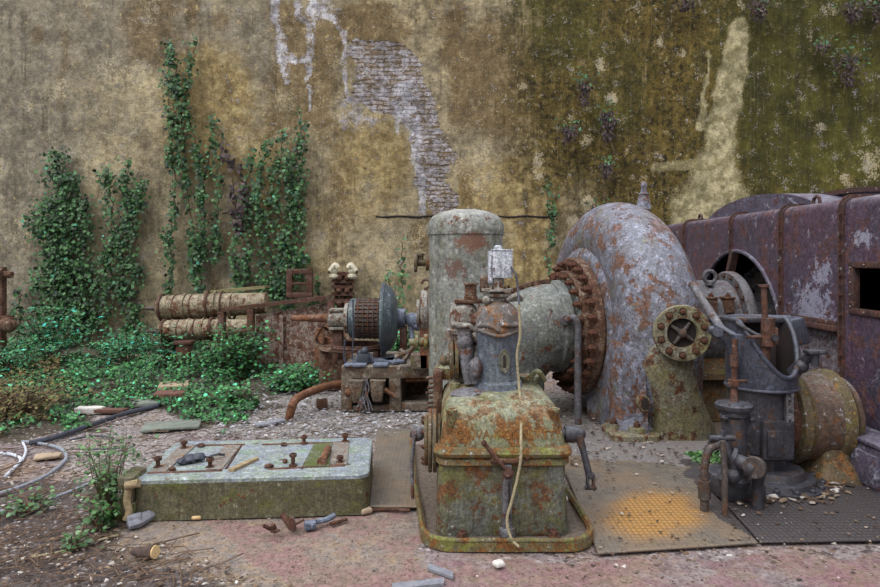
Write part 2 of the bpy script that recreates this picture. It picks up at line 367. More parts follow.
def line(px, py, pts, w, soft=None):
    """soft mask round a polyline; w may change per point"""
    best = np.zeros_like(px); ws = w if hasattr(w, '__len__') else [w]*len(pts)
    for (a, b, wa, wb) in zip(pts[:-1], pts[1:], ws[:-1], ws[1:]):
        dx, dy = b[0]-a[0], b[1]-a[1]; L = dx*dx+dy*dy+1e-9
        t = np.clip(((px-a[0])*dx+(py-a[1])*dy)/L, 0, 1)
        d = np.hypot(px-a[0]-t*dx, py-a[1]-t*dy); ww = wa+(wb-wa)*t
        best = np.maximum(best, 1-sst(d/ww, .55, 1.35))
    return best
def ell(px, py, cx, cy, rx, ry, s=.5):
    return 1-sst(np.hypot((px-cx)/rx, (py-cy)/ry), 1-s, 1+s)
def boxm(px, py, x0, x1, y0, y1, s=8):
    return sst(px, x0-s, x0+s)*(1-sst(px, x1-s, x1+s))*sst(py, y0-s, y0+s)*(1-sst(py, y1-s, y1+s))
def polym(px, py, poly):
    ins = np.zeros(px.shape, bool); n = len(poly)
    for i in range(n):
        x1, y1 = poly[i]; x2, y2 = poly[(i+1) % n]
        c = ((y1 > py) != (y2 > py)) & (px < (x2-x1)*(py-y1)/(y2-y1+1e-12)+x1)
        ins ^= c
    return ins.astype(float)
def setcol(me, name, r, g, b):
    a = me.color_attributes.new(name, 'FLOAT_COLOR', 'POINT')
    d = np.ones((len(r), 4), dtype=np.float32); d[:,0] = r; d[:,1] = g; d[:,2] = b
    a.data.foreach_set('color', d.ravel())
def grid(name, xs, ys, fn):
    """fn(u,v)->xyz arrays"""
    U, V = np.meshgrid(xs, ys); co = fn(U.ravel(), V.ravel())
    nx, ny = len(xs), len(ys)
    i = np.arange(nx*ny).reshape(ny, nx)
    f = np.stack([i[:-1,:-1], i[:-1,1:], i[1:,1:], i[1:,:-1]], -1).reshape(-1, 4)
    me = bpy.data.meshes.new(name); me.vertices.add(nx*ny); me.vertices.foreach_set('co', np.stack(co, -1).astype(np.float32).ravel())
    me.loops.add(f.size); me.loops.foreach_set('vertex_index', f.ravel().astype(np.int32))
    me.polygons.add(len(f)); me.polygons.foreach_set('loop_start', np.arange(0, f.size, 4, dtype=np.int32))
    me.polygons.foreach_set('use_smooth', np.ones(len(f), bool))
    me.update(calc_edges=True); me.validate()
    o = bpy.data.objects.new(name, me); COL.objects.link(o); return o, co
# ---------------------------------------------------------------- back wall
WD = 12.5; KW = WD/F
xs = np.linspace(-60, 940, 420)*KW-440*KW
xs = np.concatenate([[-13.5], xs, [13.5]])
zs = np.concatenate([np.linspace(-.05, 6.8, 300), [7.4, 8.2]])
def wall_fn(u, v):
    px, py = u/KW+440, HY-(v-CH)/KW
    w = .02*(fbm(px, py, 60, 3)-.5)+.012*(fbm(px, py, 9, 5)-.5)
    br = wall_brick(px, py)
    y = WD-w+br*(.012+.03*(fbm(px, py, 12, 9, 3)-.5))
    return u, y, v
def wall_brick(px, py):
    n = fbm(px, py, 26, 41)*34-17; x = px+n; y = py+n*.6
    m = np.maximum(polym(x, y, [(352,36),(398,40),(424,66),(444,120),(458,196),(456,214),(428,214),(418,150),(404,120),(372,112),(350,92)]), 0)
    return m
wall, co = grid('wall_back', xs, zs, wall_fn)
PX, PY = co[0]/KW+440, HY-(co[2]-CH)/KW
wx = PX+(fbm(PX, PY, 40, 51)-.5)*34; wy = PY+(fbm(PX, PY, 40, 57)-.5)*34
moss = sst(wx, 455, 560)*(1-.55*sst(wy, 150, 215)*(1-sst(wx, 560, 640)))
moss = np.clip(moss, 0, 1)*(.85+.15*sst(wx, 560, 760))
green = sst(wx, 640, 800)*(1-.5*sst(wy, 130, 215))
green = np.maximum(green, .55*ell(wx, wy, 560, 20, 60, 60)*1.0)
green = np.maximum(green, .5*boxm(wx, wy, 585, 650, 30, 140, 20))
grey = np.maximum.reduce([1-sst(wx, 20, 150), .8*ell(wx, wy, 120, 30, 120, 60), .7*ell(wx, wy, 250, 40, 40, 50), .55*boxm(wx, wy, 180, 300, 240, 330, 20), .5*ell(wx, wy, 90, 90, 70, 60)])
ochre = np.maximum.reduce([ell(wx, wy, 205, 110, 50, 70), .8*ell(wx, wy, 370, 160, 40, 60), 1.2*ell(wx, wy, 500, 190, 50, 34), .7*ell(wx, wy, 265, 180, 40, 60), .9*boxm(wx, wy, 500, 560, 150, 300, 16), .5*ell(wx, wy, 300, 240, 60, 60)])
brown = np.maximum.reduce([.8*ell(wx, wy, 360, 30, 60, 28), .7*ell(wx, wy, 150, 20, 30, 60), boxm(wx, wy, 440, 470, 0, 130, 12)*.8, .8*ell(wx, wy, 505, 80, 60, 70), .7*boxm(wx, wy, 265, 345, 0, 140, 16), .6*boxm(wx, wy, 52, 64, 30, 110, 8), .8*ell(wx, wy, 440, 235, 40, 40)])
x2 = PX+(fbm(PX, PY, 16, 61)-.5)*12; y2 = PY+(fbm(PX, PY, 16, 67)-.5)*12
white = np.maximum.reduce([line(x2, y2, [(274,-5),(279,28),(284,60),(287,82)], [3,4,5,2]), line(x2, y2, [(284,58),(300,62),(308,60)], [6,4,5]), line(x2, y2, [(311,-5),(310,40),(309,108)], [5,4,1.6]), line(x2, y2, [(320,-5),(322,10),(338,22),(343,40),(346,78),(350,100)], [6,7,3,3.5,3,2.5]), line(x2, y2, [(296,0),(297,18)], 2), .45*ell(x2, y2, 360, 110, 26, 20), .85*line(x2, y2, [(404,90),(412,130),(418,170),(421,214)], [14,7,5,4]), .75*line(x2, y2, [(398,116),(396,136)], [5,2]), .5*ell(x2, y2, 318, 8, 22, 14)])
brick = wall_brick(PX, PY)
rr = random.Random(5); extra = np.zeros_like(PX); extrad = np.zeros_like(PX)
for q in range(70):
    cx_, cy_ = rr.uniform(-30, 900), rr.uniform(0, 330); big_ = 1 if cx_ < 460 else .45
    extra = np.maximum(extra, rr.uniform(.3, .75)*ell(x2, y2, cx_, cy_, rr.uniform(3, 20)*big_, rr.uniform(4, 22)*big_, .6))
for q in range(45):
    extrad = np.maximum(extrad, rr.uniform(.3, .8)*ell(x2, y2, rr.uniform(0, 900), rr.uniform(0, 330), rr.uniform(3, 14), rr.uniform(8, 50), .6))
cream = np.maximum.reduce([line(x2, y2, [(738,28),(733,70),(724,120),(716,165)], [9,13,15,17]), line(x2, y2, [(716,165),(716,200),(716,230)], [22,30,40]), boxm(x2, y2, 668, 752, 196, 226, 7), ell(x2, y2, 712, 205, 40, 26), .6*line(x2, y2, [(655,168),(700,162)], 7), .7*line(x2, y2, [(708,50),(706,90),(700,130)], [2,3,5])])
peel = np.maximum.reduce([.85*ell(wx, wy, 130, 95, 34, 34), .6*ell(wx, wy, 100, 185, 34, 50), .8*ell(x2, y2, 588, 205, 7, 9, .3), .8*ell(x2, y2, 572, 222, 6, 5, .3), .55*ell(x2, y2, 480, 165, 20, 35), .6*ell(wx, wy, 90, 240, 25, 40), .5*ell(wx, wy, 35, 235, 30, 20), .5*ell(wx, wy, 320, 245, 14, 14), .5*ell(wx, wy, 868, 158, 16, 20), .7*ell(x2, y2, 848, 182, 8, 7, .3), .6*ell(x2, y2, 540, 165, 6, 16, .5), .45*ell(wx, wy, 410, 250, 30, 50), .4*ell(wx, wy, 170, 260, 30, 40)])
peel = np.maximum(peel, extra); brown = np.maximum(brown, extrad*(1-moss*.6))
setcol(wall.data, 'mask_a', np.clip(moss,0,1), np.clip(green,0,1), np.clip(grey,0,1))
setcol(wall.data, 'mask_b', np.clip(ochre,0,1.2), np.clip(brown,0,1), np.clip(white,0,1))
setcol(wall.data, 'mask_c', brick, np.clip(cream,0,1), np.clip(peel,0,1))
t = NT('old_plaster_wall')
a = t.attr('mask_a'); b_ = t.attr('mask_b'); c_ = t.attr('mask_c')
o = t.obj
fine = t.noise(26, 6, .72); mid = t.noise(4.5, 7, .68, off=4.); big = t.noise(1.1, 5, .6, off=9.)
run = t.noise(1, 6, .66, vec=t.map(o, (9, 9, .45))); run2 = t.noise(1, 5, .7, vec=t.map(o, (26, 26, .9), (3,3,3)))
speck = t.noise(60, 4, .7, off=2.)
def brk(mask, k=.55, w=.10, src=None, th=.5):
    """noisy edge: mask plus noise pushed through a threshold"""
    s_ = src or t.add(t.mul(mid, .5), t.mul(fine, .5))
    return t.ss(t.add(mask, t.mul(t.ma('SUBTRACT', s_, .5), k*7.5)), th-w, th+w)
col = t.mix(t.ss(big, .4, .6), H('8f846c'), H('9c8f72'))
col = t.mix(t.mul(t.ss(mid, .45, .60), .75), col, H('6e644e'))
col = t.mix(t.mul(t.ss(t.noise(2.4, 9, .8, off=31.), .53, .58), .6), col, H('a3977a'))
col = t.mix(brk(a[2], .4, .3), col, t.mix(t.ss(mid, .4, .6), H('7a7264'), H('8c8472')))
col = t.mix(brk(b_[0], .45, .3), col, t.mix(t.ss(mid, .42, .58), H('a08f66'), H('83704a')))
col = t.mix(t.mul(brk(b_[1], .45, .3), .8), col, t.mix(mid, H('4e3c24'), H('7d6843')))
mosscol = t.mix(t.ss(t.add(t.mul(run, .3), t.mul(mid, .7)), .40, .60), H('65562a'), H('443b1a'))
mosscol = t.mix(t.ss(mid, .54, .64), mosscol, H('7d6a34'))
mosscol = t.mix(t.ss(t.noise(9, 8, .78, off=71.), .50, .42), mosscol, H('2e2814'))
mosscol = t.mix(brk(a[1], .3, .4), mosscol, t.mix(t.ss(t.add(t.mul(run,.3), t.mul(big,.7)), .40, .60), H('504e20'), H('383818')))
col = t.mix(brk(a[0], .26, .35, t.add(t.mul(run, .3), t.mul(mid, .7))), col, mosscol)
# general vertical runs, light and dark
col = t.mix(t.mul(t.mul(t.ss(run, .50, .66), t.ss(t.noise(1.6, 4, .6, off=61.), .42, .6)), .5), col, H('3f3728'))
col = t.mix(t.mul(t.ss(run2, .56, .72), .30), col, H('a99b7c'))
# peeled pale plaster and loose flecks
col = t.mix(t.mul(brk(c_[2], .8, .08), .8), col, t.mix(t.ss(mid, .4, .6), H('b8aa88'), H('a29880')))
fl = t.ss(t.add(t.mul(t.noise(6, 9, .8, off=14.), .85), t.mul(fine, .15)), .575, .60)
col = t.mix(t.mul(fl, t.ss(a[0], 0, 1, .7, .3)), col, H('b8a67c'))
fl2 = t.ss(t.noise(8, 9, .82, off=24.), .60, .63)
col = t.mix(t.mul(fl2, .7), col, H('3c3222'))
# exposed brickwork
bt = t.t.nodes.new('ShaderNodeTexBrick')
cmb = t.t.nodes.new('ShaderNodeCombineXYZ'); sx = t.sepxyz(o); t.lk(sx[0], cmb.inputs[0]); t.lk(sx[2], cmb.inputs[1])
wob = t.t.nodes.new('ShaderNodeVectorMath'); wob.operation = 'ADD'
nn = t.t.nodes.new('ShaderNodeTexNoise'); nn.inputs['Scale'].default_value = 7; nn.inputs['Detail'].default_value = 4; t.lk(o, nn.inputs['Vector'])
sc_ = t.t.nodes.new('ShaderNodeVectorMath'); sc_.operation = 'SCALE'; t.lk(nn.outputs['Color'], sc_.inputs[0]); sc_.inputs['Scale'].default_value = .10
t.lk(cmb.outputs[0], wob.inputs[0]); t.lk(sc_.outputs[0], wob.inputs[1]); t.lk(wob.outputs[0], bt.inputs['Vector'])
bt.inputs['Scale'].default_value = 1; bt.inputs['Brick Width'].default_value = .26; bt.inputs['Row Height'].default_value = .083; bt.inputs['Mortar Size'].default_value = .016; bt.inputs['Mortar Smooth'].default_value = .4
bt.inputs['Color1'].default_value = (*H('a7a1a6'), 1); bt.inputs['Color2'].default_value = (*H('8a7c74'), 1); bt.inputs['Mortar'].default_value = (*H('5a4c3a'), 1)
bcol = t.mix(t.ss(t.add(t.mul(mid,.5), t.mul(fine,.5)), .44, .56), bt.outputs['Color'], H('6e5c44'))
bf = t.mul(t.ss(t.add(c_[0], t.mul(t.ma('SUBTRACT', t.add(t.mul(mid,.5), t.mul(fine,.5)), .5), 4.0)), .30, .60), .9)
col = t.mix(bf, col, bcol)
# white lime runs, cream band
rubm = t.noise(1.0, 8, .78, vec=t.map(o, (4., 4., 9.), (2,0,1)))
col = t.mix(t.mul(t.mul(t.ss(rubm, .48, .54), bf), .85), col, t.mix(t.ss(fine, .4, .6), H('bcb9c0'), H('8e8c94')))
col = t.mix(t.mul(t.mul(brk(b_[2], .8, .14), t.ss(t.noise(7, 9, .8, off=83.), .42, .52)), .85), col, t.mix(t.ss(mid, .4, .6), H('ccccd4'), H('9d9ba4')))
col = t.mix(t.mul(brk(c_[1], .42, .35), .85), col, t.mix(t.ss(mid, .42, .58), H('b8ae8c'), H('8a8260')))
gm = t.mul(t.ss(t.noise(13, 9, .82, off=91.), .36, .64, .72, 1.24), t.ss(t.noise(2.6, 9, .8, off=93.), .40, .60, .74, 1.24)); cg = t.t.nodes.new('ShaderNodeCombineXYZ')
for q in range(3): t.lk(gm, cg.inputs[q])
col = t.mix(1.0, col, cg.outputs[0], 'MULTIPLY')
hgt = t.add(t.add(t.mul(mid, 1.0), t.mul(fine, .6)), t.mul(t.mul(bf, bt.outputs['Fac']), -1.4))
M['wall'] = t.done(col, .92, t.bump(hgt, .9, .03), 0, .25)
wall.data.materials.append(M['wall']); struct(wall)
# dark strips painting the shadow line of a groove on the wall
def shade_strip(name, pts, r, mat):
    m = MB(); m.tube(pts, r, 6); m.jitter(.008, 9); return struct(put(name, m, mat))
shade_strip('groove_shade_1', [W(x, 216.5+.6*math.sin(x*.2), WD+.0) for x in range(376, 560, 6)], .02, M['inner_shade'])
shade_strip('groove_shade_2', [W(x, 213, WD-.015) for x in range(222, 246, 6)], .01, M['inner_shade'])
# ---------------------------------------------------------------- floor
ys = np.concatenate([[-3.5, 0], np.geomspace(1.6, 12.9, 330)])
xs = np.concatenate([[-13.5, -11], np.linspace(-9.5, 9.5, 420), [11, 13.5]])
def fl_fn(u, v):
    z = .035*(fbm(u*30, v*30, 12, 71)-.5)
    k = 1-sst(u, -.2, .4)*sst(v, 0, 1)*.75
    return u, v, z*k-.012
flo, co = grid('floor', xs, ys, fl_fn)
D_ = np.maximum(co[1], .4); PX = 440+co[0]*F/D_; PY = HY+CH*F/D_
n1 = (fbm(co[0]*60, co[1]*60, 20, 81)-.5)*2
wx = PX+n1*22; wy = PY+n1*12
pink = np.maximum(polym(wx, wy, [(205,522),(440,508),(420,560),(460,600),(320,600),(250,560)]), polym(wx, wy, [(440,556),(600,560),(900,546),(1100,620),(430,620)]))
tan = polym(wx, wy, [(120,518),(370,512),(430,515),(420,600),(250,600),(200,575),(110,560)])
dark = np.maximum(polym(wx, wy, [(-200,470),(90,478),(130,520),(210,560),(330,640),(-400,640)]), .5*polym(wx, wy, [(700,440),(900,440),(900,540),(800,500),(720,500)]))
rub = np.maximum.reduce([.8*polym(wx, wy, [(215,420),(270,385),(345,385),(430,400),(430,436),(400,440),(200,436)]), .8*polym(wx, wy, [(540,440),(548,395),(600,385),(640,440),(590,446)]), .45*polym(wx, wy, [(60,432),(200,395),(260,400),(180,436),(140,500),(60,500)])])
green = np.maximum(polym(wx, wy, [(-400,300),(500,300),(420,392),(340,380),(300,392),(210,432),(150,405),(70,432),(-20,445),(-400,460)]), .8*polym(wx, wy, [(80,500),(120,470),(150,520),(110,560)]))
orange = np.clip(1.25*ell(PX+n1*10, PY+n1*4, 655, 519, 62, 30, .45), 0, 1)
setcol(flo.data, 'mask_a', pink, tan, dark); setcol(flo.data, 'mask_b', rub, green, orange*0)
t = NT('ground_dirt_and_concrete'); a = t.attr('mask_a'); b_ = t.attr('mask_b')
fine = t.noise(70, 6, .75); mid = t.noise(12, 7, .7, off=3.); big = t.noise(2.2, 5, .6, off=5.)
vo = t.voro(42, feat='F1', out='Color'); vs = t.sepxyz(vo)[0]
vo2 = t.sepxyz(t.voro(95, feat='F1', out='Color'))[1]
col = t.mix(t.ss(mid, .4, .6), H('726668'), H('8e8484'))
col = t.mix(t.mul(t.ss(big, .45, .6), .6), col, H('8a7460'))
col = t.mix(b_[0], col, t.mix(t.ss(fine, .4, .6), H('7c7872'), H('a09e9e')))
col = t.mix(t.mul(a[2], .85), col, t.mix(t.ss(fine, .4, .6), H('3d3634'), H('5c5350')))
col = t.mix(t.mul(b_[1], .85), col, t.mix(t.ss(fine, .4, .6), H('2c2a1c'), H('45402c')))
col = t.mix(t.mul(a[1], .9), col, t.mix(t.ss(mid, .38, .62), H('8c7a66'), H('7c7470')))
pk = t.ss(t.add(a[0], t.mul(t.ma('SUBTRACT', t.noise(3.2, 6, .7, off=8.), .5), 3.2)), .55, 1.15)
col = t.mix(t.mul(t.mul(pk, a[0]), .7), col, t.mix(t.ss(mid, .35, .65), H('84606a'), H('7e6c5c')))
col = t.mix(t.mul(t.ss(vs, .84, .90), t.ss(t.ma('MAXIMUM', a[0], a[1]), 0, 1, .75, .0)), col, H('34292a'))
col = t.mix(t.mul(t.mul(t.ss(vs, .09, .04), .6), t.ss(t.ma('MAXIMUM', a[0], a[1]), 0, 1, 1.0, .1)), col, H('b4aeae'))
col = t.mix(t.mul(t.ss(vo2, .84, .9), .6), col, H('4c3a2c'))
col = t.mix(t.mul(t.ss(mid, .56, .7), .5), col, H('3c3634'))
gm = t.ss(t.noise(24, 9, .8, off=91.), .38, .62, .76, 1.22); cg = t.t.nodes.new('ShaderNodeCombineXYZ')
for q in range(3): t.lk(gm, cg.inputs[q])
col = t.mix(1.0, col, cg.outputs[0], 'MULTIPLY')
M['floor'] = t.done(col, .9, t.bump(t.add(t.add(t.mul(fine, .7), mid), t.mul(vs, .5)), .7, .012), 0, .25)
flo.data.materials.append(M['floor']); struct(flo)
# worn steel chequer plates laid on the floor
def plate_mat():
    t = NT('chequer_plate'); o = t.obj; a = t.attr('mask_a')
    fine = t.noise(60, 6, .75); mid = t.noise(9, 7, .7, off=3.); big = t.noise(1.7, 5, .6, off=5.)
    col = t.mix(t.ss(mid, .4, .6), H('6e665a'), H('5e5852'))
    col = t.mix(t.mul(t.ss(big, .42, .6), .7), col, H('776450'))
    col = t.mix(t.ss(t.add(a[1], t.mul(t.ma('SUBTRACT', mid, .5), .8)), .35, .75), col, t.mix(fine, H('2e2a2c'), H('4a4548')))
    col = t.mix(t.ss(t.add(a[2], t.mul(t.ma('SUBTRACT', mid, .5), 1.2)), .4, .7), col, t.mix(fine, H('6a6664'), H('8c8888')))
    of = t.ss(t.add(a[0], t.mul(t.ma('SUBTRACT', t.add(t.mul(fine, .5), t.mul(mid, .5)), .5), 1.6)), .25, 1.05)
    vx = t.t.nodes.new('ShaderNodeVectorRotate'); vx.inputs['Angle'].default_value = R(0); t.lk(t.map(o, (30, 24, 0)), vx.inputs['Vector'])
    ck = t.t.nodes.new('ShaderNodeTexVoronoi'); ck.inputs['Scale'].default_value = 1; ck.inputs['Randomness'].default_value = 0.0; t.lk(vx.outputs[0], ck.inputs['Vector'])
    tread = t.ss(ck.outputs['Distance'], .42, .25)
    col = t.mix(t.mul(of, .95), col, t.mix(tread, H('8c6a34'), H('b8823c')))
    col = t.mix(t.mul(tread, .16), col, H('8a8076'))
    col = t.mix(t.mul(t.ss(t.noise(30, 6, .75, off=12.), .56, .64), .7), col, H('352c28'))
    return t.done(col, .62, t.bump(t.add(t.mul(tread, .7), t.mul(fine, .8)), .4, .006), .15, .5)
M['plate'] = plate_mat()
def plate(name, poly, label, z=.018):
    """poly in world xy; gridded so stains and painted shade can be placed"""
    xs_ = [p[0] for p in poly]; ys_ = [p[1] for p in poly]
    nx, ny = 70, 70
    m = MB(); rows = []
    A, B, C_, D4 = [Vector((p[0], p[1], 0)) for p in poly]      # front-left, front-right, back-right, back-left
    for j in range(ny+1):
        l = A.lerp(D4, j/ny); r = B.lerp(C_, j/ny)
        rows.append([m.bm.verts.new(l.lerp(r, i/nx)+Vector((0,0,z+.004*mnoise.noise(l.lerp(r, i/nx)*1.5)))) for i in range(nx+1)])
    for j in range(ny):
        for i in range(nx): m.bm.faces.new((rows[j][i], rows[j][i+1], rows[j+1][i+1], rows[j+1][i]))
    ob = put(name, m, M['plate'])
    mod = ob.modifiers.new('thickness', 'SOLIDIFY'); mod.thickness = .012; mod.offset = -1
    me = ob.data; v = np.empty(len(me.vertices)*3); me.vertices.foreach_get('co', v); v = v.reshape(-1, 3)
    px = 440+v[:,0]*F/v[:,1]; py = HY+CH*F/v[:,1]; n = (fbm(v[:,0]*60, v[:,1]*60, 20, 91)-.5)*2
    org = np.clip(1.35*ell(px+n*14, py+n*6, 655, 518, 46, 24, .9), 0, 1)
    drk = np.clip(np.maximum(polym(px+n*30, py+n*14, [(690,462),(716,520),(770,550),(800,560),(960,600),(960,440),(700,440)]), 0), 0, 1)  # wet, shaded right side put into the plate colour as a dark mask
    gr = polym(px+n*20, py+n*10, [(520,380),(640,440),(720,445),(690,470),(560,455)])
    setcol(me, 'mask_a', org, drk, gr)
    return tag(ob, label, 'floor plate')
def gp(px, py): g = G(px, py); return (g.x, g.y)
FR = [gp(600, 556), gp(890, 537)]
pl1 = plate('floor_plate', [gp(598, 556), gp(758, 545.5), (2.0, 4.95), (.98, 4.95)], 'worn chequered steel floor plate with an orange rust patch')
pl2 = plate('floor_plate', [gp(760, 545), (3.2, 3.84), (3.3, 4.95), (2.02, 4.95)], 'chequered steel floor plate at the right, painted dark as wet and in shade', .02)
pl4 = plate('floor_plate', [(-.475, 4.32), (-.12, 4.32), (-.28, 6.3), (-.62, 6.3)], 'narrow brown floor plate between the concrete plinth and the pump drip tray', .012)
pl3 = plate('floor_plate', [(.98, 4.97), (3.3, 4.97), (3.3, 6.6), (.98, 6.6)], 'dusty steel floor plate below the large turbine casing', .012)
# ================================================================ front governor oil pump (olive iron housing)
pump = thing('oil_pump_housing', 'olive green rusted cast iron pump housing in the front centre with grey column', 'pump', (.38, 4.35, 0))
m = MB(); m.rrect([(-.025,.78,3.84,4.86,.07,.03),(-.025,.78,3.83,4.87,.07,.06),(-.015,.77,3.85,4.86,.07,.3),(-.005,.765,3.86,4.85,.07,.47)])
low = put('lower_body', m, M['pumplow'], pump)
m = MB(); m.rrect([(-.015,.78,3.84,4.88,.08,.450),(-.025,.79,3.83,4.895,.09,.458),(-.022,.787,3.833,4.89,.09,.488),(-.012,.775,3.845,4.875,.08,.497),(-.035,.80,3.82,4.895,.09,.508),(-.042,.805,3.812,4.9,.09,.528),(-.03,.795,3.822,4.885,.09,.55),(.0,.765,3.86,4.86,.08,.56)])
put('lip', m, M['pumplip'], pump)
m = MB(); m.rrect([(-.0,.77,3.855,4.86,.09,.55),(.01,.76,3.865,4.85,.1,.62),(.015,.75,3.885,4.84,.12,.70),(.03,.73,3.93,4.81,.14,.765),(.07,.69,4.0,4.76,.14,.81),(.13,.63,4.08,4.7,.13,.835),(.2,.56,4.16,4.6,.1,.84)], 8)
up = put('upper_body', m, M['pump'], pump, 60)
# raised maker's lettering
cu = bpy.data.curves.new('lettering', 'FONT'); cu.body = 'C.RIVA-MONNERET'; cu.size = .076; cu.extrude = .008; cu.align_x = 'CENTER'
to = bpy.data.objects.new('lettering_tmp', cu); COL.objects.link(to); bpy.context.view_layer.update()
me = bpy.data.meshes.new_from_object(to.evaluated_get(bpy.context.evaluated_depsgraph_get())); bpy.data.objects.remove(to)
wmax = max(v.co.x for v in me.vertices)-min(v.co.x for v in me.vertices)
me.transform(Matrix.Scale(.60/wmax, 4, Vector((1,0,0))))
me.transform(Matrix.Translation((.395, 3.868, .607)) @ Matrix.Rotation(R(78), 4, 'X')); me.transform(Matrix.Translation(-pump.location))
lo = bpy.data.objects.new('lettering', me); COL.objects.link(lo); lo.parent = pump; me.materials.clear(); me.materials.append(M['letter'])
for bx_ in (.07, .70):
    m = MB(); m.lathe([(.55,.034),(.755,.032),(.762,.036),(.775,.036)], (bx_, 3.915 if bx_ < .4 else 3.93, 0), 'Z', 20); m.lathe([(.77,.02),(.785,.018)], (bx_, 3.92, 0), 'Z', 16)
    put('corner_boss', m, M['pump'], pump)
# slotted bracket on the front and its lever
m = MB(); m.box(.372,.43,3.805,3.865,.05,.43,.008); m.box(.355,.447,3.80,3.87,.03,.09,.006); m.box(.38,.43,3.80,3.85,.43,.47,.01)
br = put('slotted_bracket', m, M['bearing'], pump)
m = MB(); m.box(.405,.418,3.80,3.81,.15,.36,.002); put('slot', m, M['inner_shade'], br)
m = MB(); m.tube(spline([W(484,443,3.76), W(495,457,3.76), W(508,472,3.78)]), .013, 10); m.ball(W(484,443,3.76), .018); m.ball(W(508,473,3.79), .034); m.cyl(W(508,473,3.86), W(508,473,3.74), .022)
put('front_lever', m, M['rust'], pump)
m = MB(); m.box(.30,.50,3.80,3.85,.475,.505,.01); m.ball((.47,3.82,.5), .02); m.ball((.52,3.83,.505), .016); put('catch_block', m, M['flange'], pump)
# right hand forked lever
m = MB(); m.cyl((.74,4.0,.60),(.87,4.0,.60), .03); m.lathe([(0,.05),(.05,.055),(.09,.04)], (.78,4.0,.60), 'X', 20); m.ball((.87,4.0,.60), .042)
put('pivot_hub', m, M['dark'], pump)
m = MB(); m.tube([(.86,3.96,.60),(.885,3.94,.5),(.915,3.93,.37)], [.026,.02,.022], 10)
m.box(.898,.914,3.91,3.95,.28,.37,.004); m.box(.934,.95,3.91,3.95,.275,.37,.004); m.box(.9,.948,3.91,3.95,.345,.38,.006); m.cyl((.89,3.93,.29),(.96,3.93,.29),.014)
put('forked_lever', m, M['dark'], pump)
# left side flange stack, studs and valve
m = MB()
for k, (x, r) in enumerate([(-.09,.16),(-.065,.2),(-.035,.2),(-.01,.17)]): m.cyl((x-.01,4.15,.52),(x+.014,4.15,.52), r, seg=36, bev=.005)
sf = put('side_flange', m, M['sump'], pump)
bolts(sf, circ((-.1,4.15,.52), .14, 10, 'X'), (-1,0,0), .014, M['flange'])
m = MB(); m.ball((-.15,4.3,.52), .05, 16); m.cyl((-.2,4.3,.52),(-.05,4.3,.52), .025); m.lathe([(-.005,.055),(.02,.055)], (-.18,4.3,.52), 'X', 20); m.tube([(-.17,4.22,.52),(-.185,4.2,.35),(-.18,4.2,.12)], .012, 8)
put('drain_valve', m, M['bearing'], pump)
m = MB()
for k in range(7): m.cyl((-.03-.0*k,4.6,.63+.035*k),(-.1+.012*(k%3),4.58,.63+.035*k), .011, seg=8)
m.box(-.05,.02,4.5,4.7,.56,.9,.02); put('stud_row', m, M['flange'], pump)
m = MB(); m.lathe([(.82,.1),(.9,.1),(.91,.07),(.935,.07)], (.06,4.72,0), 'Z', 24); put('filler_cap', m, M['pump'], pump)
m = MB(); m.cyl((.1,4.3,.78),(.1,4.3,.86), .035); put('cover_boss', m, M['pump'], pump)
m = MB(); m.lathe([(.79,.06),(.86,.06),(.865,.08),(.885,.08)], (.62,4.45,0), 'Z', 20); m.tube(spline([(.6,4.4,.86),(.66,4.35,.93),(.72,4.4,.86)]), .018); put('side_cap', m, M['pump'], pump)
m = MB(); m.rock((.2,4.15,.82), (.13,.1,.035), 3); m.jitter(.01, 30); put('grime_heap', m, M['bearing'], pump)
# column
CX, CY = .388, 4.30
m = MB(); m.lathe([(.80,.19),(.835,.19),(.84,.165),(.875,.16),(.89,.142),(1.18,.142),(1.19,.147),(1.215,.147)], (CX,CY,0), 'Z', 56)
colm = put('column', m, M['column'], pump)
m = MB()
pl = [(CX+.03+.034*math.cos(a)*(1 if abs(math.sin(a))<.8 else .8), 1.03+.075*math.sin(a)) for a in [2*PI*i/20 for i in range(20)]]
m.prism(pl, 'Y', 4.152, 4.166); m.tube([(p[0], 4.153, p[1]) for p in pl], .006, 6, closed=True)
pq = put('oval_plaque', m, M['pumplow'], colm)
m = MB(); m.box(CX+.022,CX+.038,4.145,4.155,.99,1.07,.002); put('plaque_slot', m, M['inner_shade'], pq)
m = MB(); m.lathe([(.87,.03),(1.0,.05),(1.03,.03)], (CX-.15,CY-.06,0), 'Z', 16); m.ball((CX-.15,CY-.1,.98), .045, 14, (.8,1,1.6)); m.ball((CX-.16,CY-.13,.94), .018)
put('column_lug', m, M['bearing'], colm)
m = MB(); m.lathe([(1.205,.15),(1.215,.157),(1.235,.157),(1.25,.148),(1.30,.146),(1.345,.135),(1.38,.11),(1.405,.075),(1.41,.05)], (CX,CY,0), 'Z', 56)
for s_ in (-1, 1):      # two raised crescents on the band
    m.tube(spline([(CX+s_*.01-.0, CY-.155, 1.25+.02*s_), (CX+.07*s_, CY-.15, 1.262), (CX+.14*s_, CY-.07, 1.255)]), .013, 8)
m.tube(spline([(CX-.13,CY-.1,1.225),(CX,CY-.165,1.195),(CX+.13,CY-.1,1.225)]), .012, 8)
put('column_dome', m, M['coldome'], pump, 50)
m = MB(); m.lathe([(1.39,.06),(1.44,.055),(1.445,.09),(1.46,.095),(1.465,.05),(1.475,.05),(1.48,.105),(1.495,.105),(1.498,.05),(1.56,.045),(1.565,.05),(1.575,.05)], (CX-.005,CY,0), 'Z', 28)
m.cyl((CX-.1,CY-.05,1.42),(CX+.14,CY-.02,1.43), .02); m.tube(spline([(CX+.05,CY-.05,1.42),(CX+.12,CY-.04,1.45),(CX+.16,CY,1.42)]), .017); m.ball((CX-.08,CY-.06,1.42), .03)
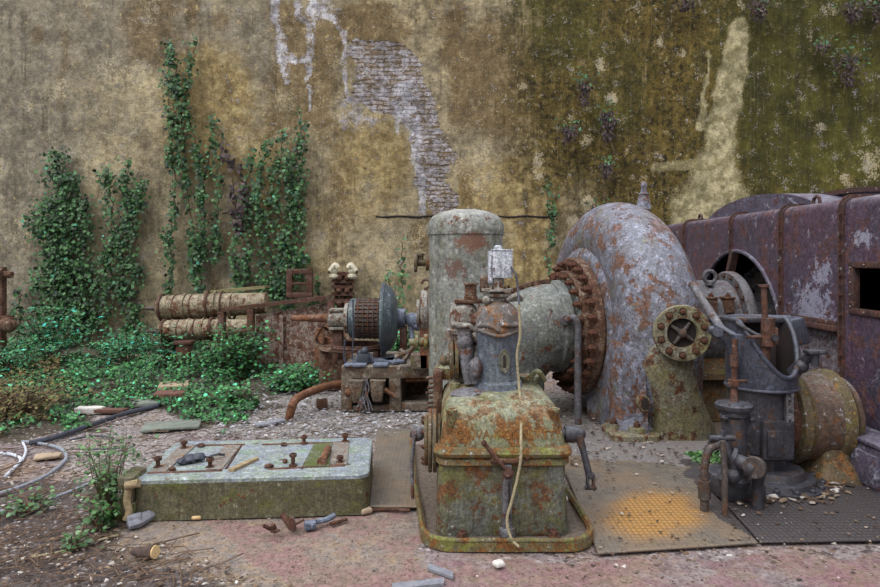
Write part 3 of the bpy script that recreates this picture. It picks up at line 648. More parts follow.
nk = put('neck_fittings', m, M['palemetal'], pump)
bolts(nk, circ((CX-.005,CY,1.497), .085, 6, 'Z', .3), (0,0,1), .010, M['rust'])
m = MB(); m.box(CX-.04,CX+.095,CY-.055,CY+.06,1.565,1.755,.008); m.box(CX-.065,CX-.035,CY-.05,CY+.03,1.53,1.745,.006); m.lathe([(1.755,.03),(1.775,.028),(1.785,.015)], (CX+.0,CY-.02,0), 'Z', 16); m.box(CX-.045,CX+.1,CY-.06,CY+.065,1.748,1.758,.003)
m.tube([(CX-.05,CY-.06,1.54),(CX-.06,CY-.06,1.64),(CX-.05,CY-.055,1.72)], .008)
bx_ = put('switch_box', m, M['alu'], pump)
bolts(bx_, [(CX-.05,CY-.053,z) for z in (1.59,1.63,1.67,1.71)], (0,-1,0), .006, M['bearing'], stud=False)
# companion valve body to the left of the column
m = MB(); m.lathe([(.84,.07),(.95,.06),(1.05,.09),(1.17,.1),(1.175,.118),(1.2,.118),(1.205,.1),(1.3,.1),(1.36,.088),(1.385,.06)], (.165,4.5,0), 'Z', 32)
m.tube([(.08,4.38,1.245),(.2,4.36,1.235),(.25,4.38,1.2)], .022); m.ball((.24,4.36,1.16), .035)
sv = put('valve_body', m, M['palemetal'], pump, 50)
m = MB(); m.box(.1,.3,4.42,4.56,1.385,1.41,.006); m.box(.17,.26,4.44,4.54,1.41,1.435,.004); m.box(.175,.255,4.45,4.53,1.435,1.51,.006); m.box(.165,.265,4.44,4.54,1.51,1.525,.004); m.box(.28,.34,4.46,4.54,1.46,1.575,.006)
put('valve_head', m, M['flange'], pump)
m = MB()
for x, r in ((.08,.135),(.115,.14)): m.cyl((x-.014,4.42,1.0),(x+.012,4.42,1.0), r, seg=32, bev=.004)
m.cyl((.02,4.42,.99),(.2,4.42,.99), .03); m.ball((.03,4.42,.99), .035); put('hand_flange', m, M['sump'], pump)
m = MB(); m.tube([(.17,4.33,1.20),(.165,4.32,1.12),(.18,4.31,.98),(.2,4.3,.86)], [.05,.055,.045,.04], 10); m.ball((.165,4.3,1.13), .055, 12, (1,.8,1)); m.tube([(.2,4.35,1.12),(.23,4.33,.95),(.22,4.3,.86)], .02); m.jitter(.012, 18, 2)
put('linkage', m, M['bearing'], pump, 70)
m = MB(); m.lathe([(1.1,.03),(1.3,.03),(1.31,.02)], (.24,4.42,0), 'Z', 12); m.ball((.25,4.38,1.30), .03); m.ball((.26,4.37,1.18), .028); m.cyl((.22,4.36,1.27),(.3,4.28,1.27), .018)
put('side_pipe', m, M['rust'], pump)
# foot bolts
bolts(pump, [(.13,3.79,.05),(.68,3.81,.05)], (0,0,1), .026, M['rust'])
# drip tray kerb
tray = thing('drip_tray', 'mossy iron drip tray kerb curving round the foot of the olive pump housing', 'tray', (.36, 4.5, 0))
def kerb(off, z): 
    x0, x1, y0, y1, r = -.12-off, .93+off, 3.70-off, 5.75, .2
    L = []
    L += [(-.27-off, 5.75, z), (-.2-off, 4.7, z), (x0-.02, 4.15, z)]
    for k in range(9): 
        t_ = PI+PI/2*k/8; L.append((x0+r+r*math.cos(t_), y0+r+r*math.sin(t_), z))
    for k in range(9):
        t_ = 1.5*PI+PI/2*k/8; L.append((x1-r+r*math.cos(t_), y0+r+r*math.sin(t_), z))
    L += [(x1-.01, 4.3, z), (x1-.04, 5.0, z)]
    return [Vector(p) for p in L]
m = MB(); A = kerb(0, .0); B = kerb(.0, .062); C2 = kerb(-.03, .062); D2 = kerb(-.03, 0.0)
m.rings([[A[i],B[i],C2[i],D2[i]] for i in range(len(A))]); m.tube([p+Vector((0,0,.005)) for p in kerb(-.01, .058)], .014, 8)
put('kerb', m, M['pumplip'], tray)
m = MB(); P0 = kerb(-.02, .02); pts2 = [(p.x, p.y) for p in P0]
m.prism(pts2, 'Z', .004, .03); put('tray_bottom', m, M['dirt'], tray)
# rope
m = MB(); m.tube(spline([W(519,305,4.12),W(520,335,4.10),W(517,355,4.1),W(519,385,4.09),W(521,410,3.97),W(521,440,3.80),W(521,456,3.77),W(518,475,3.77),W(512,500,3.75),W(507,520,3.74),W(511,538,3.72),W(519,547,3.665)], 6), .0085, 8)
solo('rope', m, M['rope'], 'thin pale rope hanging down the front of the olive pump housing', 'rope')
m = MB(); m.tube(spline([W(511,267,4.24),W(516,276,4.22),W(518,290,4.2),W(519,305,4.13)], 6), .007, 8); solo('cable', m, M['blackc'], 'short black cable hanging from the pale switch box above the pump column', 'cable')
# ================================================================ pressure tank
tank = thing('pressure_tank', 'tall grey green cylindrical tank with a domed top behind the pump', 'tank', (.22, 5.55, 0))
TX, TY = .222, 5.55
m = MB(); m.lathe([(0,.32),(1.925,.32)], (TX,TY,0), 'Z', 72); put('shell', m, M['tank'], tank, 60)
m = MB(); m.lathe([(1.90,.33),(1.935,.333),(1.965,.332),(2.01,.322),(2.06,.285),(2.095,.215),(2.115,.13),(2.12,.001)], (TX,TY,0), 'Z', 72); put('domed_cap', m, M['tank'], tank, 30)
m = MB(); z = 1.66; m.cyl((TX-.30,TY,z),(TX-.43,TY,z), .032); m.cyl((TX-.30,TY,z),(TX-.345,TY,z), .07); m.cyl((TX-.42,TY,z),(TX-.445,TY,z), .085); m.cyl((TX-.39,TY,z),(TX-.39,TY,z+.075), .024); m.cyl((TX-.39,TY,z+.06),(TX-.39,TY,z+.08), .034)
put('top_stub_pipe', m, M['sump'], tank)
m = MB(); z = .97; m.cyl((TX-.29,TY,z),(TX-.42,TY,z), .04); m.cyl((TX-.41,TY,z),(TX-.44,TY,z), .065); m.cyl((TX-.33,TY,z),(TX-.36,TY,z), .07); m.cyl((TX-.49,TY,z),(TX-.43,TY,z), .03)
put('lower_stub_pipe', m, M['pump'], tank)
# ================================================================ turbine casing (volute)
VX, VY, VZ, VR = 1.95, 7.2, .95, .98
turb = thing('turbine_casing', 'huge flaking grey spiral turbine casing standing on a flared iron foot', 'turbine', (2.1, 7.1, 0))
m = MB(); rs = []
NSEG = 88
for i in range(NSEG+1):
    ph = R(-70)+(R(262))*i/NSEG            # from below the near side, over the top, down the far side
    k = (ph+R(70))/R(262)
    r = .45-.10*k; Rm = VR-.0*k
    if ph < 0: r *= 1.0
    c = Vector((VX-.0*k, VY-Rm*math.cos(ph), VZ+Rm*math.sin(ph)))
    er = Vector((0,-math.cos(ph), math.sin(ph)))
    rs.append([c+Vector((1,0,0))*math.cos(a)*r*1.0+er*math.sin(a)*r for a in [2*PI*j/40 for j in range(40)]])
m.rings(rs)
YP = Vector((VX, VY, 0)); YA = R(10)
def yaw(o):
    if o.parent is None or o.parent is turb: pv = YP-turb.location
    o.matrix_local = Matrix.Translation(pv) @ Matrix.Rotation(YA, 4, 'Z') @ Matrix.Translation(-pv)
    return o
yaw(put('spiral_tube', m, M['volute'], turb, 60))
# side plate between flange and spiral
m = MB(); m.lathe([(-.40,.60),(-.42,.78),(-.36,.88),(-.25,.93),(.0,.9),(.40,.85),(.5,.5),(.5,.1)], (VX,VY,VZ), 'X', 64); yaw(put('side_plate', m, M['volute'], turb, 50))
# ribs between side plate and spiral tube
for k in range(9):
    a = R(20+k*22); d = Vector((0,-math.cos(a), math.sin(a)))
    m = MB(); o_ = Vector((VX-.36,VY,VZ)); tdir = Vector((0, math.sin(a), math.cos(a)))*.012
    poly = [o_+d*.74, o_+d*.74+Vector((-.07,0,0)), o_+d*.80+Vector((-.04,0,0)), o_+d*.90+Vector((.02,0,0)), o_+d*.9+Vector((.1,0,0))]
    m.rings([[p-tdir for p in poly],[p+tdir for p in poly]]); yaw(put('web', m, M['volute'], turb))
m = MB(); m.lathe([(-.52,.40),(-.52,.74),(-.50,.755),(-.44,.755),(-.42,.735),(-.40,.735),(-.40,.40)], (VX,VY,VZ), 'X', 72)
fr = yaw(put('flange_ring', m, M['flange'], turb))
bolts(fr, circ((VX-.52,VY,VZ), .69, 28, 'X'), (-1,0,0), .04, M['rust'], .055)
m = MB(); m.lathe([(-.60,.35),(-.60,.60),(-.585,.61),(-.53,.61),(-.52,.6)], (VX,VY,VZ), 'X', 64); fr2 = yaw(put('inner_flange', m, M['flange'], turb))
bolts(fr2, circ((VX-.60,VY,VZ), .555, 22, 'X', .1), (-1,0,0), .036, M['rust'], .05)
# foot
m = MB(); m.rrect([(1.66,2.63,6.0,7.0,.10,.0),(1.66,2.62,6.02,6.98,.12,.05),(1.68,2.60,6.06,6.95,.2,.1),(1.67,2.56,6.02,6.9,.25,.28),(1.65,2.55,5.95,6.85,.32,.5),(1.65,2.55,5.87,6.75,.38,.7),(1.67,2.55,5.83,6.7,.42,.84),(1.71,2.52,5.87,6.6,.38,.94),(1.80,2.45,5.97,6.5,.3,1.04),(1.9,2.35,6.1,6.4,.14,1.1)], 10)
put('foot_casting', m, M['volute'], turb, 60)
m = MB(); rs = []
for py, xl, xr, yy in ((440,655,724,5.93),(428,657,720,5.91),(410,655,712,5.87),(390,650,704,5.84),(367,643,701,5.81),(350,648,700,5.80),(335,656,699,5.81)):
    a, b = W(xl, py, yy), W(xr, py, yy)
    if py == 440: a.z = b.z = 0
    L = []
    for q in range(13):
        u = q/12; p = a.lerp(b, u); e_ = abs(2*u-1); p.y += .16*e_**4-.02; L.append(p)
    L += [Vector((b.x-.02, yy+.5, b.z)), Vector((a.x+.02, yy+.5, a.z))]; rs.append(L)
m.rings(rs); put('front_foot_shell', m, M['foot'], turb, 50)
m = MB(); 
g0 = Vector((W(643,367,5.95).x, 5.90, W(643,367,5.95).z)); 
m.rings([[g0, Vector((1.93,5.9,.0)), Vector((1.66,6.02,.0)), Vector((1.7,6.04,.12)), Vector((1.83,6.0,.2))],[g0+Vector((.05,.15,0)), Vector((1.98,6.3,.0)), Vector((1.68,6.3,.0)), Vector((1.72,6.3,.12)), Vector((1.85,6.2,.2))]])
gs = put('side_gusset', m, M['volute'], turb)
m = MB(); m.prism([(1.885+.052*math.cos(a), .36+.075*math.sin(a)) for a in [2*PI*i/24 for i in range(24)]], 'Y', 5.885, 5.99); 
ho = put('gusset_hole_rim', m, M['foot'], gs)
m = MB(); m.prism([(1.885+.036*math.cos(a), .36+.056*math.sin(a)) for a in [2*PI*i/24 for i in range(24)]], 'Y', 5.878, 5.90); put('hole', m, M['inner_shade'], ho)
m = MB(); m.rrect([(1.58,2.05,5.86,6.35,.1,0),(1.58,2.05,5.86,6.35,.1,.06),(1.6,2.03,5.88,6.33,.1,.075)]); m.lathe([(.07,.085),(.12,.08),(.125,.06)], (1.84,5.98,0), 'Z', 24); m.lathe([(.07,.06),(.12,.055)], (1.66,6.12,0), 'Z', 24)
fl = put('foot_flange', m, M['foot'], turb); bolts(fl, [(1.84,5.98,.125),(1.66,6.12,.12)], (0,0,1), .032, M['rust'])
# inspection cover
ic = Vector((2.165, 5.76, 1.03)); nd = Vector((-.12,-1,0)).normalized()
m = MB(); m.lathe([(-.25,.19),(.02,.19),(.02,.245),(.03,.252),(.065,.252),(.075,.245),(.075,.135),(.03,.13),(.03,.001)], ic, nd, 48, cap=False)
ip = put('inspection_flange', m, M['foot'], turb, 40)
u_ = nd.cross(Vector((0,0,1))).normalized()
bolts(ip, [ic+nd*.075+u_*.195*math.cos(a)+Vector((0,0,1))*.195*math.sin(a) for a in [2*PI*(i+.5)/10 for i in range(10)]], nd, .026, M['rust'], .03)
m = MB(); m.lathe([(.032,.128),(.034,.001)], ic, nd, 32); put('cover_recess', m, M['inner_shade'], ip)
m = MB()
for a in (35, 125): 
    d = u_*math.cos(R(a))+Vector((0,0,1))*math.sin(R(a)); m.tube([ic+nd*.05-d*.115, ic+nd*.065, ic+nd*.05+d*.115], [.014,.022,.014], 8)
m.lathe([(.04,.04),(.09,.035),(.1,.02)], ic, nd, 12); put('star_handle', m, M['pipebrown'], ip)
# lifting spike on top, small boss on the side
lt = Vector((2.21, 6.95, 2.28)); m = MB(); m.lathe([(-.05,.085),(.02,.07),(.08,.056),(.1,.05),(.105,.056),(.12,.056),(.13,.034),(.18,.032),(.21,.036),(.24,.026),(.25,.01)], lt, (0,-.05,1), 20); put('lifting_spike', m, M['volute'], turb, 50)
m = MB(); p = W(674,277,6.05); m.cyl(p+Vector((-.02,.16,0)), p, .045); m.cyl(p, p+Vector((0,-.03,0)), .03, seg=6); m.cyl(p+Vector((0,0,-.05)), p+Vector((-.09,0,-.05)), .02); put('plug', m, M['foot'], turb)
# ================================================================ intake elbow
el = thing('intake_pipe', 'large pale grey elbow pipe joining the turbine flange and bending into the floor', 'pipe', (.75, 7.2, 0))
cen = [Vector((1.50,VY,VZ)), Vector((1.34,VY,VZ))]; RB = .60
for k in range(1, 15): a = PI/2*k/14; cen.append(Vector((1.34-RB*math.sin(a), VY, VZ-RB+RB*math.cos(a))))
cen.append(Vector((1.34-RB, VY, -.0)))
m = MB(); m.tube(cen, [.47]*17, 56); put('elbow', m, M['elbow'], el, 60)
m = MB(); m.tube([Vector((1.30,VY,VZ)),Vector((1.32,VY,VZ)),Vector((1.40,VY,VZ)),Vector((1.42,VY,VZ))], [.48,.505,.505,.48], 56); m.tube([Vector((1.43,VY,VZ)),Vector((1.5,VY,VZ))], [.56,.56], 56)
put('collar', m, M['elbow'], el)
cr = [c+Vector((0,0,0)) for c in cen]
m = MB(); top = []
for i, c in enumerate(cen[1:-1]):
    a = PI/2*i/14; nrm = Vector((-math.sin(a), 0, math.cos(a))); top.append((c+nrm*.47, nrm))
rs = []
for p, n in top: 
    s_ = Vector((0,1,0)); rs.append([p-s_*.02-n*.03, p-s_*.02+n*.05, p+s_*.02+n*.05, p+s_*.02-n*.03])
m.rings(rs); seam = put('seam_strip', m, M['flange'], el)
bolts(seam, [p+n*.02-Vector((0,.02,0)) for p, n in top[1:12]], (0,-1,0), .014, M['rust'])
m = MB(); m.cyl(W(566,320,6.55)+Vector((0,.2,0)), W(566,320,6.55), .05); m.tube(spline([W(567,320,6.55),W(574,318,6.5),W(578,326,6.5),W(578,345,6.5)],5)+[Vector((W(578,345,6.5).x,6.5,.0))], .036, 14)
el.rotation_euler.z = YA; el.location = YP + Matrix.Rotation(YA, 3, 'Z') @ (el.location-Vector((.10,0,0))-YP)
solo('drain_pipe', m, M['bearing'], 'slim pale upright drain pipe bent at the top, beside the elbow pipe', 'pipe')
# wall fragment of pale machine glimpsed through the elbow
# ================================================================ shaft bearing
be = thing('shaft_bearing', 'grey cylindrical shaft bearing between the turbine and the purple casing', 'bearing', (2.95, 7.2, 0))
m = MB(); m.lathe([(2.50,.47),(2.52,.5),(3.18,.5),(3.2,.48)], (0,VY,VZ), 'X', 56); put('bearing_shell', m, M['bearing'], be)
m = MB(); m.lathe([(3.20,.3),(3.20,.585),(3.22,.6),(3.28,.6),(3.30,.585),(3.30,.3)], (0,VY,VZ), 'X', 60); fr = put('bearing_ring', m, M['bearing'], be)
bolts(fr, circ((3.2,VY,VZ), .55, 20, 'X'), (-1,0,0), .018, M['rust'])
m = MB(); m.lathe([(3.1,.25),(4.2,.25)], (0,VY,VZ), 'X', 32); put('shaft', m, M['dark'], be)
m = MB(); m.rrect([(2.55,3.3,6.68,7.7,.1,0),(2.6,3.28,6.74,7.6,.1,.42),(2.5,3.35,6.62,7.75,.1,.44),(2.5,3.35,6.62,7.75,.1,.5),(2.6,3.25,6.8,7.6,.1,.52),(2.62,3.22,6.85,7.55,.1,.85)]); put('pedestal', m, M['sump'], be)
for x in (2.68, 2.86, 3.04):
    m = MB(); y = 6.76; m.box(x-.05,x+.05,y-.06,y+.1,1.12,1.27,.01); m.box(x-.06,x+.06,y-.07,y+.1,1.27,1.29,.005); lg = put('bolt_lug', m, M['flange'], be); bolts(lg, [(x,y,1.29)], (0,0,1), .025, M['rust'])
m = MB(); m.box(2.52,3.2,6.66,6.9,1.05,1.09,.01); put('split_flange', m, M['bearing'], be)
def eye(name, c, r, mat, parent, ax='X'):
    m = MB(); c = Vector(c); pts = circ(c+Vector((0,0,r*1.15)), r, 18, ax); m.tube(pts, r*.33, 8, closed=True); m.cyl(c-Vector((0,0,r*.4)), c+Vector((0,0,r*.35)), r*.4, seg=12); m.cyl(c-Vector((0,0,r*.2)), c, r*.7, seg=16)
    return put(name, m, mat, parent)
eye('eye_bolt', (2.93, 6.95, 1.42), .065, M['bearing'], be, 'Y')
# ================================================================ generator casing
gc = thing('generator_casing', 'long purple brown riveted steel generator casing along the right side', 'casing', (4.4, 6.4, 0))
X0 = 3.40; TOP = 2.205; CR = .09
EY = [3.2, 4.38, 5.40, 6.36, 7.45, 8.88, 9.7]
AC, AZ, AR = 7.36, .74, 1.04
def face(ya, yb, mat, z0=0.0, z1=TOP-CR):
    m = MB(); lo_, hi_ = AC-AR, AC+AR
    pts = [(ya, z1), (yb, z1)]
    if yb <= lo_ or ya >= hi_: pts += [(yb, z0), (ya, z0)]
    else:
        a, b = max(ya, lo_), min(yb, hi_)
        if yb > hi_: pts += [(yb, z0), (hi_, z0)]
        ang0 = math.acos(max(-1, min(1, (b-AC)/AR))); ang1 = math.acos(max(-1, min(1, (a-AC)/AR)))
        for k in range(25): t_ = ang0+(ang1-ang0)*k/24; pts.append((AC+AR*math.cos(t_), AZ+AR*math.sin(t_)))
        if ya < lo_: pts += [(lo_, z0), (ya, z0)]
    m.prism(pts, 'X', X0, X0+.03)
    return m
def corner(m, ya, yb, x=X0, top=TOP, r=CR, th=.03):
    rs = []
    for k in range(9):
        a = PI/2*k/8; rs.append([Vector((x+r-r*math.cos(a), y, top-r+r*math.sin(a))) for y in (ya, yb)]+[Vector((x+r-(r-th)*math.cos(a), y, top-r+(r-th)*math.sin(a))) for y in (yb, ya)])
    rs.append([Vector((5.6, ya, top+.02)), Vector((5.6, yb, top+.02)), Vector((5.6, yb, top-.01)), Vector((5.6, ya, top-.01))])
    m.rings(rs)
for ya, yb in zip(EY[:-1], EY[1:]):
    if ya == 4.38:      # bay with the rectangular opening
        m = MB(); wy0, wy1, wz0, wz1 = 4.62, 5.24, 1.29, 1.62
        for a, b, c, d in ((ya,yb,0,wz0),(ya,yb,wz1,TOP-CR),(ya,wy0,wz0,wz1),(wy1,yb,wz0,wz1)): m.box(X0,X0+.03,a,b,c,d)
    elif ya == 5.40: m = face(ya, yb, None, 1.09)
    else: m = face(ya, yb, None)
    corner(m, ya, yb); bmesh.ops.remove_doubles(m.bm, verts=m.bm.verts, dist=.0005)
    put('side_panel', m, M['casing'], gc, 50)
m = MB(); m.box(X0+.05,X0+.08,5.40,6.36,0,1.09); put('recessed_panel', m, M['casinglow'], gc)
m = MB(); m.box(X0-.05,X0+.03,5.44,6.33,1.07,1.12,.008); m.box(X0-.03,X0,5.45,6.33,1.12,1.16,.004); put('angle_rail', m, M['rib'], gc)
m = MB()
for a, b, c, d in ((4.56,5.30,1.24,1.29),(4.56,5.30,1.62,1.67),(4.56,4.62,1.29,1.62),(5.24,5.30,1.29,1.62)): m.box(X0-.02,X0+.04,a,b,c,d,.004)
wf = put('opening_frame', m, M['rib'], gc); bolts(wf, [(X0-.02,y,z) for y in (4.59,5.27) for z in (1.3,1.4,1.5,1.62)]+[(X0-.02,y,z) for y in (4.75,4.9,5.1) for z in (1.265,1.645)], (-1,0,0), .009, M['palemetal'], stud=False)
m = MB(); m.box(X0+.6,X0+.64,4.4,5.4,.8,1.46); put('inner_baffle', m, M['rib'], gc)
m = MB(); m.box(X0+.9,5.6,3.3,9.6,.0,.05); m.box(5.58,5.62,3.2,9.7,0,2.17); m.box(X0+.03,5.6,9.66,9.7,0,2.16); m.box(X0+.03,5.6,3.2,3.24,0,2.16); put('inner_walls', m, M['inner_shade'], gc)
for y in EY[:-1]:
    z0 = 0 if not (AC-AR < y < AC+AR) else AZ+math.sqrt(max(0, AR**2-(y-AC)**2))-.02
    m = MB(); w_ = .026; rs = []; e = .014
    path = [Vector((X0,y,z0)), Vector((X0,y,TOP-CR))]+[Vector((X0+CR-CR*math.cos(PI/2*k/6), y, TOP-CR+CR*math.sin(PI/2*k/6))) for k in range(1,7)]+[Vector((4.3,y,TOP+.01))]
    nrm = [Vector((-1,0,0))]*2+[Vector((-math.cos(PI/2*k/6),0,math.sin(PI/2*k/6))) for k in range(1,7)]+[Vector((0,0,1))]
    for p, n in zip(path, nrm): s_ = Vector((0,1,0))*w_; rs.append([p-s_-n*.01, p-s_+n*e, p+s_+n*e, p+s_-n*.01])
    m.rings(rs)
    rs = []
    for p, n in zip(path, nrm): s_ = Vector((0,1,0))*.008; q = p+Vector((0,.01,0)); rs.append([q-s_, q-s_+n*(e+.022), q+s_+n*(e+.022), q+s_])
    m.rings(rs)
    rb = put('rib', m, M['rib'], gc)
    if y > 4: bolts(rb, [(X0-.035,y-.02,z) for z in np.arange(max(z0,.1)+.1, TOP-CR, .17)], (-1,0,0), .010, M['rust'], stud=False)
eye('eye_bolt', (3.52, 4.98, 2.175), .045, M['rib'], gc, 'X'); eye('eye_bolt', (3.56, 6.05, 2.175), .05, M['rib'], gc, 'X'); eye('eye_bolt', (3.5, 8.6, 2.175), .05, M['rib'], gc, 'X')
# arch rim
m = MB(); pts = [Vector((X0-.01, AC+AR*math.cos(a), AZ+AR*math.sin(a))) for a in [PI*i/40 for i in range(41)]]
m.tube([Vector((X0-.005,AC+AR,0.02))]+pts+[Vector((X0-.005,AC-AR,0.02))], .022, 8); put('arch_rim', m, M['casinghump'], gc)
m = MB(); m.box(X0-.05,X0+.03,7.40,7.47,1.45,1.8,.0,tilt=Matrix.Rotation(R(25),4,'X')); put('brace', m, M['rib'], gc)
# winding end seen in the arch
m = MB(); m.lathe([(3.75,.3),(3.75,.86),(3.8,.9),(4.2,.9)], (0,AC,AZ+.05), 'X', 48); rt = put('rotor_end', m, M['dark'], gc)
bolts(rt, circ((3.75,AC,AZ+.05), .78, 22, 'X')+circ((3.75,AC,AZ+.05), .6, 18, 'X'), (-1,0,0), .03, M['darkblue'], .06)
# humped covers on the roof
def hump(xa, xb, ya, yb, z0, h):
    m = MB(); n = 28; pr = []
    for k in range(n+1): s_ = k/n; pr.append((ya+(yb-ya)*s_, z0+h*(1-(2*s_-1)**2)**.62))
    pr = [(ya, z0-.1)]+pr+[(yb, z0-.1)]; m.prism(pr, 'X', xa, xb); return m
m = hump(3.62, 5.2, 6.1, 8.72, 2.16, .26); m.prism([(6.2,2.1),(8.6,2.1),(8.3,2.3),(7.4,2.36),(6.6,2.32)], 'X', 3.58, 3.63); put('arched_cover', m, M['casinghump'], gc, 50)
m = hump(4.05, 5.2, 5.3, 7.6, 2.19, .17); put('arched_cover', m, M['casinghump'], gc, 50)
m = MB(); m.prism([(y, 2.20+.17*(1-(2*(y-5.3)/2.3-1)**2)**.62+.015) for y in np.linspace(5.4,7.5,20)]+[(y, 2.17+.17*(1-(2*(y-5.3)/2.3-1)**2)**.62) for y in np.linspace(7.5,5.4,20)], 'X', 4.0, 4.12); put('cover_edge', m, M['rib'], gc)
m = MB(); m.box(3.12,3.38,4.45,5.25,0,.34,.01); m.box(3.10,3.38,4.42,5.28,.34,.37,.008); m.box(3.10,3.13,4.55,5.1,.05,.28,.008)
solo('junction_box', m, M['casinghump'], 'low bluish steel box at the foot of the purple casing at the right edge', 'box')
# ================================================================ regulator stand (dark blue grey, right)
rg = thing('regulator_stand', 'dark blue grey cast iron regulator with a scooped open top on a round bolted base', 'regulator', (2.46, 4.8, 0))
RX, RY = 2.40, 4.82
m = MB(); m.lathe([(0.018,.37),(.04,.37),(.045,.31),(.075,.30),(.08,.24),(.13,.22),(.14,.15)], (RX+.09,RY,0), 'Z', 48); bs = put('round_base', m, M['dark'], rg)
bolts(bs, circ((RX+.09,RY,.04), .34, 16, 'Z', .1), (0,0,1), .022, M['dark'], .03)
m = MB(); m.lathe([(.13,.17),(.3,.17)], (RX+.05,RY+.05,0), 'Z', 8); m.rrect([(RX-.07,RX+.15,4.62,4.98,.03,.235),(RX-.08,RX+.16,4.60,5.0,.03,.25),(RX-.08,RX+.16,4.60,5.0,.03,.5),(RX-.08,RX+.16,4.60,5.0,.03,.52)],2)
m.rrect([(RX-.16,RX+.15,4.66,5.05,.1,.25),(RX-.18,RX+.17,4.64,5.06,.12,.27),(RX-.18,RX+.17,4.64,5.06,.12,.8)], 5)
put('lower_column', m, M['dark'], rg)
m = MB(); m.box(RX-.05,RX+.06,4.585,4.605,.27,.46,.004); put('front_cover', m, M['dark'], rg)
m = MB(); m.prism([(RX+.095,.50),(RX+.12,.46),(RX+.15,.5),(RX+.15,.74),(RX+.095,.74)], 'Y', 4.61, 4.64); sp = put('strap_plate', m, M['bearing'], rg); bolts(sp, [(RX+.122,4.61,z) for z in (.53,.60,.67,.71)], (0,-1,0), .008, M['dark'], stud=False)
# upper drum with the scooped mouth
DR = .25; DC = Vector((RX+.03, RY+.02, 0)); n = 72
def ztop(a):
    x, y = math.cos(a), math.sin(a)        # y<0 faces the camera
    f = max(0, -(y*.9-x*.34))               # front, slightly to the right
    return 1.235-.43*min(1, (f/1.0))**1.4 if f > 0 else 1.235
m = MB(); O, I = [], []
lip = []
rows = 7
ro = [[] for _ in range(rows)]; ri = [[] for _ in range(rows)]
for k in range(n):
    a = 2*PI*k/n; zt = ztop(a)
    for j in range(rows):
        z = .74+(zt-.74)*j/(rows-1)
        ro[j].append(DC+Vector((math.cos(a)*DR, math.sin(a)*DR, z))); ri[j].append(DC+Vector((math.cos(a)*(DR-.03), math.sin(a)*(DR-.03), z)))
    lip.append(DC+Vector((math.cos(a)*(DR-.012), math.sin(a)*(DR-.012), zt)))
m.rings(ro, False, False); mi = MB(); mi.rings(ri, False, False)
m.lathe([(.70,.2),(.74,DR),(.745,DR),(.75,.01)], DC, 'Z', n)
put('scooped_drum', m, M['darkblue'], rg, 60); put('drum_inner_shade', mi, M['inner_shade'], rg, 60)  # inner wall coloured near black for the shade in the mouth
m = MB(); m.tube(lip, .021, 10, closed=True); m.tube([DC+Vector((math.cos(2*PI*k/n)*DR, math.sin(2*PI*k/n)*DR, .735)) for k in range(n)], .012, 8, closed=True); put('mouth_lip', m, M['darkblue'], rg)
m = MB(); m.lathe([(.72,DR-.035),(.76,DR-.035)], DC, 'Z', 40); m.box(DC.x-.14,DC.x+.14,DC.y+.04,DC.y+.16,.75,1.1,.02); put('drum_inside', m, M['inner_shade'], rg)
# vertical rusty spindle and crosspieces
sx_ = W(768,300,4.62).x
m = MB(); m.cyl((sx_-.01,4.66,.82),(sx_+.0,4.62,1.22), .032); m.cyl((sx_,4.62,1.06),(sx_,4.62,1.27), .047, seg=20, bev=.005); m.cyl((sx_-.02,4.62,1.2),(sx_-.03,4.62,1.5), .02); m.cyl((sx_-.03,4.62,1.49),(sx_-.03,4.62,1.51), .034); m.cyl((sx_-.15,4.62,1.13),(sx_+.02,4.62,1.13), .012)
m.box(sx_+.03,sx_+.055,4.58,4.64,1.08,1.2,.004); put('spindle', m, M['rust'], rg)
m = MB(); m.box(2.2,2.64,4.9,5.05,1.20,1.245,.015); put('cross_bar', m, M['dark'], rg)
m = MB(); m.tube([(2.18,4.72,1.22),(2.30,4.65,1.14),(2.38,4.62,1.13)], .016); m.cyl((2.39,4.56,1.13),(2.39,4.68,1.13), .025); put('cross_arm', m, M['dark'], rg)
m = MB(); m.cyl((2.55,5.0,1.20),(2.74,5.0,1.20), .055, seg=28, bev=.01); m.box(2.70,2.84,4.93,5.07,1.02,1.235,.02,tilt=Matrix.Rotation(R(-14),4,'Y')); m.tube([(2.72,4.98,1.06),(2.68,4.9,.98)], .035)
put('top_cylinder', m, M['darkblue'], rg)
m = MB(); m.tube([W(793,374,4.75),W(803,361,4.7),W(814,354,4.6)], [.05,.04,.03]); m.box(W(806,0,4.6).x,W(824,0,4.6).x,4.55,4.65,1.01,1.04,.01); m.cyl(W(815,366,4.6),W(815,352,4.6), .028); m.ball(W(801,366,4.7), .055,14); m.cyl(W(786,388,4.85),W(798,366,4.7),.03)
put('crank_arm', m, M['dark'], rg)
m = MB(); m.cyl(W(692,284,5.0),W(722,330,4.6), .03, seg=16); put('long_rod', m, M['bearing'], rg)
m = MB(); m.tube([W(715,325,4.6),W(725,330,4.55),W(741,340,4.45)], .022); m.cyl(W(718,332,4.62),W(718,332,4.5), .035); m.ball(W(712,330,4.56),.03); m.cyl(W(739,335,4.45),W(739,350,4.45), .018); m.box(W(733,0,4.45).x,W(742,0,4.45).x,4.42,4.48,1.02,1.17,.006)
m.tube(spline([W(712,331,4.7),W(726,345,4.72),W(733,365,4.72),W(733,385,4.72)]), .022)
put('linkage_arm', m, M['darkblue'], rg)
